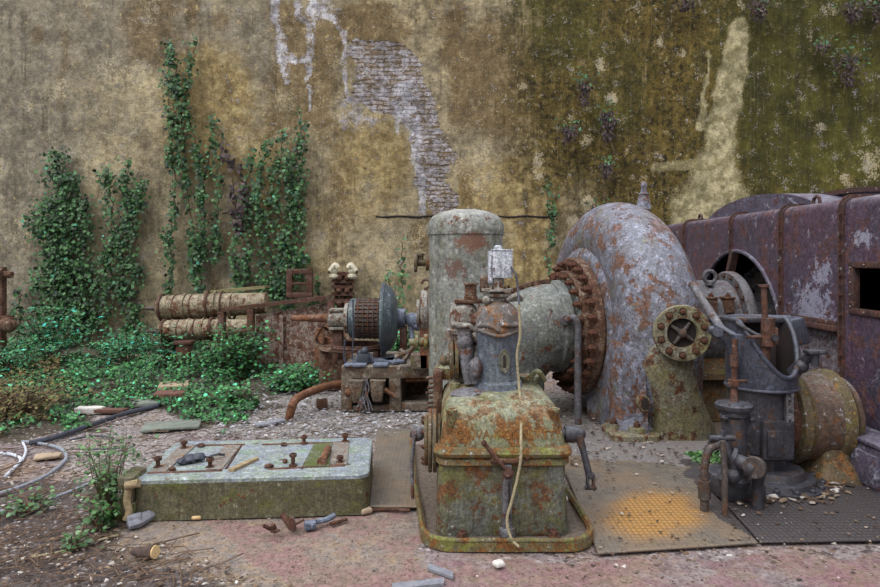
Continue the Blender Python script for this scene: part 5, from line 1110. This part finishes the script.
# bricks and slabs
def slab(px, py, sx, sy, sz, rot, mat, label, name='brick', cat='brick', tilt=0):
    g = G(px,py); m = MB(); m.box(-sx,sx,-sy,sy,0,sz,.012); m.sub(2); m.jitter(.014, 8, px)
    bmesh.ops.transform(m.bm, matrix=Matrix.Translation(g) @ Matrix.Rotation(rot,4,'Z') @ Matrix.Rotation(tilt,4,'Y'), verts=m.bm.verts); return solo(name, m, mat, label, cat)
slab(170,401,.17,.12,.11,.2,M['brick'],'dark reddish block of brickwork among leaves in the middle left')
slab(174,391,.18,.16,.10,.3,M['brickpale'],'pale tan slab lying just behind the dark reddish block','slab','slab')
slab(147,405,.16,.12,.05,.1,M['slabg'],'grey green flat slab left of the dark reddish block','slab','slab')
slab(172,427,.27,.16,.03,.3,M['slabg'],'flat square grey green slab on the dirt behind the plinth','slab','slab')
slab(90,413,.14,.06,.07,.1,M['stonew'],'white stone lying at the edge of the leaves','stone','stone')
slab(108,413,.2,.06,.05,-.05,M['brick'],'low rusty brown slab right of the white stone','slab','slab')
slab(145,362,.3,.2,.1,.1,M['brickpale'],'pale slab in the undergrowth in front of the ribbed cylinders','slab','slab')
slab(48,456+2,.1,.07,.03,.4,M['brickpale'],'flat reddish stone on the dirt inside the cable loop','stone','stone')
slab(270,424,.16,.05,.03,.6,M['greystrip'],'small grey flat board on the rubble behind the plinth','board','board')
m = MB(); g = G(182,368); m.box(g.x-.1,g.x+.1,g.y,g.y+.2,0,.36,.01); m.box(g.x-.13,g.x+.13,g.y-.03,g.y+.23,.36,.41,.01); solo('iron_stump', m, M['rust'], 'short square rusty iron stump standing in the undergrowth', 'stump')
slab(196,517+2,.03,.02,.025,.1,M['cut'],'tiny yellow block lying at the foot of the plinth','block','block')
slab(366,513,.035,.03,.035,.5,M['brickpale'],'small pale stone at the right front corner of the plinth','stone','stone')
slab(499,567,.03,.025,.03,.5,M['stonew'],'small white pebble just in front of the drip tray','stone','stone')
slab(569,503,.04,.03,.05,.5,M['stonew'],'small white stone at the right rear of the drip tray','stone','stone')
slab(590,412,.07,.05,.05,.2,M['rust'],'small rusty lump on the ground below the drain pipe','lump','lump')
# ================================================================ loose stuff
def chips(name, n, region, mat, label, cat, smin, smax, seed, zf=None):
    """many small angular chips scattered on the floor, too many to count"""
    rng = np.random.RandomState(seed); V = []; Fc = []; k = 0; tries = 0
    while k < n and tries < n*60:
        tries += 1
        px, py = rng.uniform(region[0], region[1]), region[2]+(region[3]-region[2])*rng.rand()
        if region[4] and not polym(np.array([px+rng.normal()*10]), np.array([py+rng.normal()*5]), region[4])[0]: continue
        g = G(px,py)
        if bx0 < g.x < bx1 and by0 < g.y < by1: continue
        if -.13 < g.x < .93 and 3.72 < g.y < 5.3: continue
        if (g.x-RX)**2+(g.y-RY)**2 < .1: continue
        s = smin+(smax-smin)*rng.rand()**3; a = rng.rand()*6.28; b0 = len(V); m_ = rng.randint(3,6); z = (zf or .004)+rng.rand()*.008; el = rng.uniform(.3,1)
        P_ = []
        for j in range(m_):
            t_ = 2*PI*j/m_+rng.uniform(-.4,.4); u = math.cos(t_)*s; w_ = math.sin(t_)*s*el; P_.append((g.x+u*math.cos(a)-w_*math.sin(a), g.y+u*math.sin(a)+w_*math.cos(a), z+rng.rand()*s*.35))
        V += P_; V += [(p[0]*.8+g.x*.2, p[1]*.8+g.y*.2, p[2]+s*.25) for p in P_]
        Fc.append([b0+m_+j for j in range(m_)])
        for j in range(m_): Fc.append([b0+j, b0+(j+1)%m_, b0+m_+(j+1)%m_, b0+m_+j])
        k += 1
    me = bpy.data.meshes.new(name); me.from_pydata(V, [], Fc); me.materials.append(mat); o = bpy.data.objects.new(name, me); COL.objects.link(o); return tag(o, label, cat, None, 'stuff')
chips('plaster_rubble', 3400, (215,440,378,440,[(215,420),(270,386),(345,384),(345,405),(430,404),(432,436),(368,440),(200,436)]), M['chip'], 'pale plaster rubble strewn between the plinth and the machine bed', 'rubble', .004, .034, 1)
chips('plaster_rubble', 1300, (530,700,385,470,[(520,400),(548,388),(600,384),(625,440),(690,446),(690,470),(560,465)]), M['litter'], 'pale dusty rubble on the ground beside the turbine foot', 'rubble', .004, .024, 2, .022)
chips('leaf_litter', 5200, (-40,430,405,587,[(-60,400),(430,400),(430,500),(380,510),(140,518),(130,540),(330,600),(-60,600)]), M['litter'], 'dry leaf litter and chips scattered over the floor at the left', 'litter', .003, .022, 3)
chips('leaf_litter', 700, (545,880,440,587,None), M['litter'], 'small scattered debris on the chequered floor plates at the right', 'litter', .005, .022, 4, .024)
chips('dark_grit', 420, (150,880,515,587,None), M['litter'], 'fine dark grit on the pinkish floor at the front', 'grit', .002, .013, 5)
chips('base_rubble', 260, (700,850,470,508,[(700,470),(850,475),(845,500),(760,508),(700,490)]), M['litter'], 'dark stones and chips lying round the regulator base', 'rubble', .015, .045, 6, .024)
def twigs(name, n, poly, mat, label, L0, L1, seed):
    rng = random.Random(seed); m = MB(); k = 0
    xs_ = [p[0] for p in poly]; ys_ = [p[1] for p in poly]
    while k < n:
        px, py = rng.uniform(min(xs_), max(xs_)), rng.uniform(min(ys_), max(ys_))
        if not polym(np.array([px]), np.array([py]), poly)[0]: continue
        g = G(px,py)
        if bx0-.02 < g.x < bx1 and by0 < g.y < by1: continue
        a = rng.uniform(0,6.28); L = rng.uniform(L0,L1); d = Vector((math.cos(a), math.sin(a), 0))*L; c = Vector((rng.uniform(-1,1), rng.uniform(-1,1), 0))*L*.2; r = rng.uniform(.002,.005)
        m.tube([g+Vector((0,0,.01)), g+d*.5+c+Vector((0,0,rng.uniform(.01,.04))), g+d+Vector((0,0,.01))], r, 4, False); k += 1
    o = put(name, m, mat); return tag(o, label, 'twigs', None, 'stuff')
twigs('dry_twigs', 420, [(-30,440),(90,425),(200,410),(420,400),(425,436),(130,480),(120,520),(230,587),(-30,587)], M['bark'], 'fallen dry twigs scattered over the dirt at the left', .05, .3, 1)
# ================================================================ plants
def leafmesh(name, pos, nrm, size, mat, up=None, shape='ivy', parent=None, seed=0):
    rng = np.random.RandomState(seed); N = len(pos); pos = np.asarray(pos, float); nrm = np.asarray(nrm, float); size = np.asarray(size, float)
    nrm = nrm+rng.normal(size=(N,3))*.45; nrm /= np.linalg.norm(nrm, axis=1)[:,None]
    ref = rng.normal(size=(N,3)) if up is None else np.tile(np.array(up, float), (N,1))+rng.normal(size=(N,3))*.6
    t = ref-nrm*(ref*nrm).sum(1)[:,None]; t /= np.linalg.norm(t, axis=1)[:,None]; s = np.cross(nrm, t)
    if shape == 'ivy': pts = [(0,0,0),(-.45,.18,.08),(-.38,.62,.06),(0,1,-.06),(.38,.62,.06),(.45,.18,.08)]
    else: pts = [(0,0,0),(-.22,.3,.05),(-.17,.7,.03),(0,1,-.1),(.17,.7,.03),(.22,.3,.05)]
    V = np.stack([pos+size[:,None]*(s*a+t*b+nrm*c) for a,b,c in pts], 1).reshape(-1,3)
    b0 = np.arange(N)*6; Fq = np.stack([np.stack([b0,b0+1,b0+2,b0+3],-1), np.stack([b0+3,b0+4,b0+5,b0],-1)],1).reshape(-1,4)
    me = bpy.data.meshes.new(name); me.vertices.add(len(V)); me.vertices.foreach_set('co', V.astype(np.float32).ravel()); me.loops.add(Fq.size); me.loops.foreach_set('vertex_index', Fq.astype(np.int32).ravel()); me.polygons.add(len(Fq)); me.polygons.foreach_set('loop_start', np.arange(0,Fq.size,4,dtype=np.int32)); me.update(calc_edges=True)
    me.materials.append(mat); o = bpy.data.objects.new(name, me); COL.objects.link(o)
    if parent is not None:
        o.parent = parent; me.transform(Matrix.Translation(-parent.location))
    return o
def ivy(label, stems, wid, dens, seed, D=12.36, s0=.06, s1=.12, mat=None, group=None, depth=.22):
    """climbing plant: stems follow polylines up the wall, leaves crowd round them"""
    rng = np.random.RandomState(seed); base = W(stems[0][0][0], stems[0][0][1], D); root = thing('climbing_ivy', label, 'ivy', (base.x, D, 0))
    sm = MB(); P_, S_ = [], []
    for st in stems:
        pts = spline([W(x, y, D) for x, y in st], 8)
        pts = [p+Vector((rng.normal()*.03, 0, 0)) for p in pts]; n = len(pts)
        sm.tube(pts, [.016-.010*i/n for i in range(n)], 5)
        for a, b in zip(pts[:-1], pts[1:]):
            L = (b-a).length; k = rng.poisson(L*dens)
            clump = .25+1.5*max(0, mnoise.noise(a*3.3+Vector((seed,0,0)))+.3)
            for _ in range(int(k*clump)):
                q = a.lerp(b, rng.rand()); w_ = wid*rng.normal()*.5
                P_.append((q.x+w_, q.y-abs(rng.normal())*depth*.5, q.z+rng.normal()*.05)); S_.append(rng.uniform(s0,s1))
    put('stems', sm, M['bark'], root)
    if P_: leafmesh('foliage', P_, np.tile([0,-1,.5], (len(P_),1)), S_, mat or M['ivy'], (0,0,-1), 'ivy', root, seed)
    return root
ivy('dense dark ivy column climbing the far left of the wall', [[(60,345),(56,250),(58,200),(57,152)],[(76,340),(72,250),(74,215),(68,172)],[(88,330),(86,250),(82,205),(78,190)],[(50,330),(46,260),(40,222),(36,214)],[(68,345),(64,270),(64,210),(70,180)],[(80,330),(60,260),(50,200)]], .24, 330, 1, s0=.045, s1=.085)
ivy('loose ivy column right of the densest one at the far left', [[(108,335),(112,260),(112,210),(109,167)],[(126,335),(122,250),(127,200),(126,156)],[(140,285),(136,240),(140,205),(145,180)],[(98,320),(104,270),(118,230)],[(140,330),(134,290),(138,260)],[(122,300),(130,220),(134,190)]], .14, 200, 2, s0=.045, s1=.085)
ivy('tallest ivy column, forking near the top of the wall', [[(170,346),(171,300),(171,240),(176,200),(170,110),(172,38)],[(204,310),(200,230),(202,180),(190,120),(172,70)],[(186,190),(183,110),(190,72),(198,40)],[(216,260),(218,200),(216,150),(218,130)],[(196,285),(192,220),(186,170)],[(206,260),(204,190),(213,140),(214,115)],[(180,170),(178,120),(176,60)]], .09, 150, 3, s0=.045, s1=.085)
ivy('broad ivy clump on the wall above the rusty trough', [[(262,300),(262,230),(258,190),(270,140)],[(278,305),(280,240),(278,190),(284,128)],[(293,300),(296,230),(297,170),(301,109)],[(245,300),(250,230),(247,180),(254,150)],[(286,300),(288,220),(289,150)],[(272,300),(270,220),(276,160)],[(240,290),(236,250),(240,215)],[(300,280),(302,200),(306,118)],[(290,310),(284,260),(294,200)]], .10, 150, 4, s0=.045, s1=.085)
ivy('thin brown half dead ivy stem between two green columns', [[(238,240),(236,200),(230,165),(226,140)],[(240,230),(246,190),(240,168)]], .07, 60, 5, mat=M['dead'])
ivy('narrow ivy strand hanging left of the turbine casing', [[(548,275),(550,230),(548,205),(545,182)],[(554,230),(553,205),(560,190)]], .06, 120, 6, s0=.04, s1=.07)
ivy('faint ivy tuft on the wall left of the tall tank', [[(402,300),(402,262),(403,238)],[(388,292),(390,272)],[(404,320),(398,300)]], .09, 55, 7, mat=M['sprout'])
ivy('small ivy shoots beside the square iron frame', [[(316,310),(317,290),(318,278)],[(303,270),(302,255)],[(312,320),(322,300)],[(333,310),(330,298)]], .09, 90, 8)
ivy('small ivy patch at the base of the wall at the far left', [[(22,330),(20,300),(18,290)],[(32,300),(34,280)]], .1, 70, 9)
# hanging dead tufts
def tuft(px, py, w_, h_, n, seed, label, green=.25, stem=None):
    rng = np.random.RandomState(seed); D = 12.36; c = W(px, py, D); root = thing('hanging_plant', label, 'plant', c)
    sm = MB(); 
    for k in range(10): d = Vector((rng.normal()*w_*.5, -.06-rng.rand()*.1, -rng.rand()*h_)); sm.tube([c+Vector((0,.08,h_*.4)), c+d*.5+Vector((0,-.03,h_*.1)), c+d], .006, 4, False)
    if stem: sm.tube([c, W(px, stem, 12.42)], .01, 5)
    put('stems', sm, M['bark'], root)
    t_ = rng.rand(n); P_ = np.stack([c.x+rng.normal(size=n)*w_*.42*(1.1-t_*.6), D-rng.rand(n)*.22, c.z+h_*.35-t_*h_], -1)
    leafmesh('dead_leaves', P_, np.tile([0,-1,.1],(n,1)), rng.uniform(.05,.1,n), M['dead'], (0,0,-1), 'long', root, seed)
    g = int(n*green); P_ = np.stack([c.x+rng.normal(size=g)*w_*.6, D-rng.rand(g)*.25, c.z+h_*.25+rng.normal(size=g)*h_*.25], -1)
    leafmesh('green_leaves', P_, np.tile([0,-1,.6],(g,1)), rng.uniform(.05,.1,g), M['ivy'], (0,0,1), 'long', root, seed+1)
for i, (px, py, w_, h_, n, st, lb) in enumerate([(583,90,.16,.42,110,None,'small brown dead plant tuft, uppermost left of the pair above the turbine'),(606,122,.2,.55,160,None,'hanging brown plant tuft with green top, directly above the turbine'),(567,132,.22,.3,90,None,'low brown dead tuft on the wall, lowest left above the turbine'),(605,168,.14,.3,70,200,'small pale brown tuft on a stem just above the turbine'),(683,3,.3,.22,90,None,'brown plant tuft at the top edge above the cream streak'),(756,8,.28,.4,120,None,'brown plant tuft at the top edge right of the cream streak'),(846,66,.36,.62,200,None,'largest hanging brown and green plant on the right of the wall'),(851,10,.3,.36,120,None,'brown tuft at the top edge above the largest hanging plant'),(876,10,.22,.5,110,None,'brown plant tuft in the top right corner of the wall'),(818,48,.14,.2,30,None,'tiny green sprig left of the largest hanging plant'),(597,208,.25,.2,40,None,'small dark tuft on the wall just left of the top of the turbine')]):
    tuft(px, py, w_, h_, n, 30+i, lb, .3 if i != 9 else .8, st)
# undergrowth, a carpet of leaves
def carpet(name, n, poly, hmax, mat, label, seed, s0, s1, hole=None, hf=1.0):
    rng = np.random.RandomState(seed); P_, Nn, S_ = [], [], []; k = 0
    # sample evenly over the ground in world space
    gs_ = [G(x, max(y, 345)) for x, y in poly]; x0_, x1_ = min(g.x for g in gs_), max(g.x for g in gs_); y0_, y1_ = min(g.y for g in gs_), min(12.3, max(g.y for g in gs_))
    X = rng.uniform(x0_, x1_, n*9); Y = rng.uniform(y0_, y1_, n*9)
    w_ = (fbm(X*100+500, Y*100, 55, seed, 3)-.5)*2
    px = 440+X*F/Y; py = HY+CH*F/Y
    keep = polym(px+w_*34, py+w_*14, poly) > 0
    dn = fbm(X*100+900, Y*100, 28, seed+5, 3); keep &= (dn > .45+.13*rng.rand(len(X)))
    X, Y, dn = X[keep][:n], Y[keep][:n], dn[keep][:n]
    h_ = hmax*np.clip(.25+1.5*(fbm(X*100, Y*100, 70, seed+9, 3)-.3), .1, 1.2)*(rng.rand(len(X))**.8)
    edge = np.clip((HY+CH*F/Y-345)/90, 0, 1); h_ = h_*(1-.75*edge)
    pos = np.stack([X, Y, h_+.015], -1)
    nr = np.tile([0,-.25,1], (len(X),1))+rng.normal(size=(len(X),3))*.25
    o = leafmesh(name, pos, nr, rng.uniform(s0, s1, len(X)), mat, None, 'ivy', None, seed); tag(o, label, 'undergrowth', None, 'stuff'); return o
LP = [(-330,338),(350,338),(330,372),(300,390),(262,398),(225,430),(205,436),(190,420),(150,404),(100,412),(75,430),(20,436),(-60,440),(-400,440)]
carpet('undergrowth', 46000, LP, .36, M['ground'], 'low carpet of bright green leaves covering the ground at the left', 51, .022, .055)
carpet('undergrowth', 12000, [(-300,370),(60,370),(90,400),(60,430),(0,436),(-300,440)], .40, M['drygrass'], 'dry brown and green brushwood at the far left edge', 52, .02, .05)
carpet('undergrowth', 1500, [(395,338),(432,338),(432,372),(395,372)], .5, M['ground'], 'patch of green leaves glimpsed left of the tall tank', 53, .04, .08)
carpet('undergrowth', 900, [(700,455),(860,455),(870,468),(700,466)], .08, M['sprout'], 'small moss and weeds at the foot of the yellow brown drum', 54, .02, .05)
def shrub(px, py, w_, h_, n, seed, label, mat, s0=.04, s1=.08, shape='ivy', layered=0, D=None, stems=9, name='leafy_shrub'):
    rng = np.random.RandomState(seed); g = G(px,py) if D is None else Vector(((px-440)*D/F, D, 0)); root = thing(name, label, 'shrub', g)
    sm = MB(); P_, Nn, S_ = [], [], []
    tips = []
    for k in range(stems):
        a = rng.rand()*6.28; r = w_*.5*math.sqrt(rng.rand()); tip = g+Vector((math.cos(a)*r, math.sin(a)*r*.8, h_*rng.uniform(.55,1.0))); mid = g+(tip-g)*.5+Vector((rng.normal()*.03, rng.normal()*.03, h_*.06))
        pts = spline([g+Vector((rng.normal()*w_*.05, rng.normal()*.02, 0)), mid, tip], 6); sm.tube(pts, [(.009-.0005*i)*(.45 if s1 < .04 else 1) for i in range(len(pts))], 5); tips.append(pts)
    for _ in range(n):
        pts = tips[rng.randint(len(tips))]; t_ = rng.uniform(.25,1); q = pts[int(t_*(len(pts)-1))]
        z = q.z+rng.normal()*.03
        if layered: z = round(z/(h_/layered))*(h_/layered)+rng.normal()*.012
        P_.append((q.x+rng.normal()*w_*.16, q.y+rng.normal()*w_*.14, max(.02, z))); S_.append(rng.uniform(s0,s1))
    put('stems', sm, M['bark'], root)
    leafmesh('foliage', P_, np.tile([0,-.2,1.2],(len(P_),1)), S_, mat, None, shape, root, seed)
shrub(110,518,.46,.60,620,71,'small sprouting shrub growing over the broken stone bracket',M['sprout'],.014,.034,stems=18,name='sprouting_shrub')
shrub(98,530,.24,.16,160,72,'low green weed at the foot of the broken stone bracket',M['sprout'],.02,.045,name='weed')
shrub(28,512,.4,.10,120,73,'low spreading weed on the dirt left of the stone bracket',M['sprout'],.02,.045,name='weed')
shrub(78,548,.2,.06,60,74,'small weed on the dark soil at the front left',M['sprout'],.02,.04,name='weed')
shrub(50,0,1.3,1.0,900,75,'tiered bright green shrub below the densest ivy column',M['bush'],.05,.11,'long',8,D=10.2)
shrub(125,0,1.2,.75,700,76,'tiered green shrub left of the ribbed cylinders',M['bush'],.05,.10,'long',6,D=10.0)
shrub(15,0,1.0,.62,500,77,'green shrub low at the left edge of the picture',M['bush'],.05,.1,'long',5,D=9.2)
shrub(236,0,.75,.84,1300,78,'bushy ivy clump spilling over the rusty trough',M['ground'],.03,.065,stems=22,D=9.0)
shrub(215,0,.9,.45,600,79,'low leafy clump before the lower ribbed cylinder',M['ground'],.03,.065,stems=14,D=9.4)
shrub(300,0,1.1,.30,1200,80,'low leafy clump in front of the rusty trough panel',M['ground'],.03,.06,stems=20,D=8.4)
shrub(165,0,.7,.6,300,81,'leafy shrub at the tip of the ribbed cylinders',M['bush'],.05,.1,'long',5,D=10.0)
shrub(232,408,.5,.28,260,82,'leafy sprig leaning forward at the front edge of the undergrowth',M['ground'],.03,.06,stems=14)
shrub(20,418,1.1,.42,700,83,'brown brushwood heap at the far left edge',M['drygrass'],.03,.07,'long',0,stems=40,name='brushwood')
# ================================================================ camera, light
cam = bpy.data.cameras.new('camera'); co_ = bpy.data.objects.new('camera', cam); COL.objects.link(co_)
cam.sensor_width = 36; cam.lens = F*36/880; cam.shift_y = (HY-293.5)/880; co_.location = (0,0,CH); co_.rotation_euler = (R(90),0,0); cam.clip_start = .05; cam.clip_end = 200
scn.camera = co_
wd = bpy.data.worlds.new('overcast_sky'); scn.world = wd; wd.use_nodes = True; nt = wd.node_tree; nt.nodes.clear()
wo = nt.nodes.new('ShaderNodeOutputWorld'); bg = nt.nodes.new('ShaderNodeBackground'); tc = nt.nodes.new('ShaderNodeTexCoord'); sp = nt.nodes.new('ShaderNodeSeparateXYZ'); cr_ = nt.nodes.new('ShaderNodeValToRGB')
nt.links.new(tc.outputs['Generated'], sp.inputs[0]); nt.links.new(sp.outputs[2], cr_.inputs[0]); nt.links.new(cr_.outputs[0], bg.inputs[0]); nt.links.new(bg.outputs[0], wo.inputs[0])
e = cr_.color_ramp.elements; e[0].position = 0; e[0].color = (.24,.23,.23,1); e[1].position = .8; e[1].color = (1.25,1.27,1.34,1); e.new(.15).color = (.45,.45,.47,1)
bg.inputs[1].default_value = 1.0
sl = bpy.data.lights.new('sun', 'SUN'); sl.energy = 1.5; sl.angle = R(35); sl.color = (1,.97,.92); so = bpy.data.objects.new('sun', sl); COL.objects.link(so)
so.rotation_euler = Vector((-.55,-.55,1.0)).to_track_quat('Z','Y').to_euler()
scn.view_settings.view_transform = 'Standard'; scn.view_settings.look = 'None'; scn.view_settings.gamma = 1; scn.view_settings.use_curve_mapping = False; scn.view_settings.exposure = .60
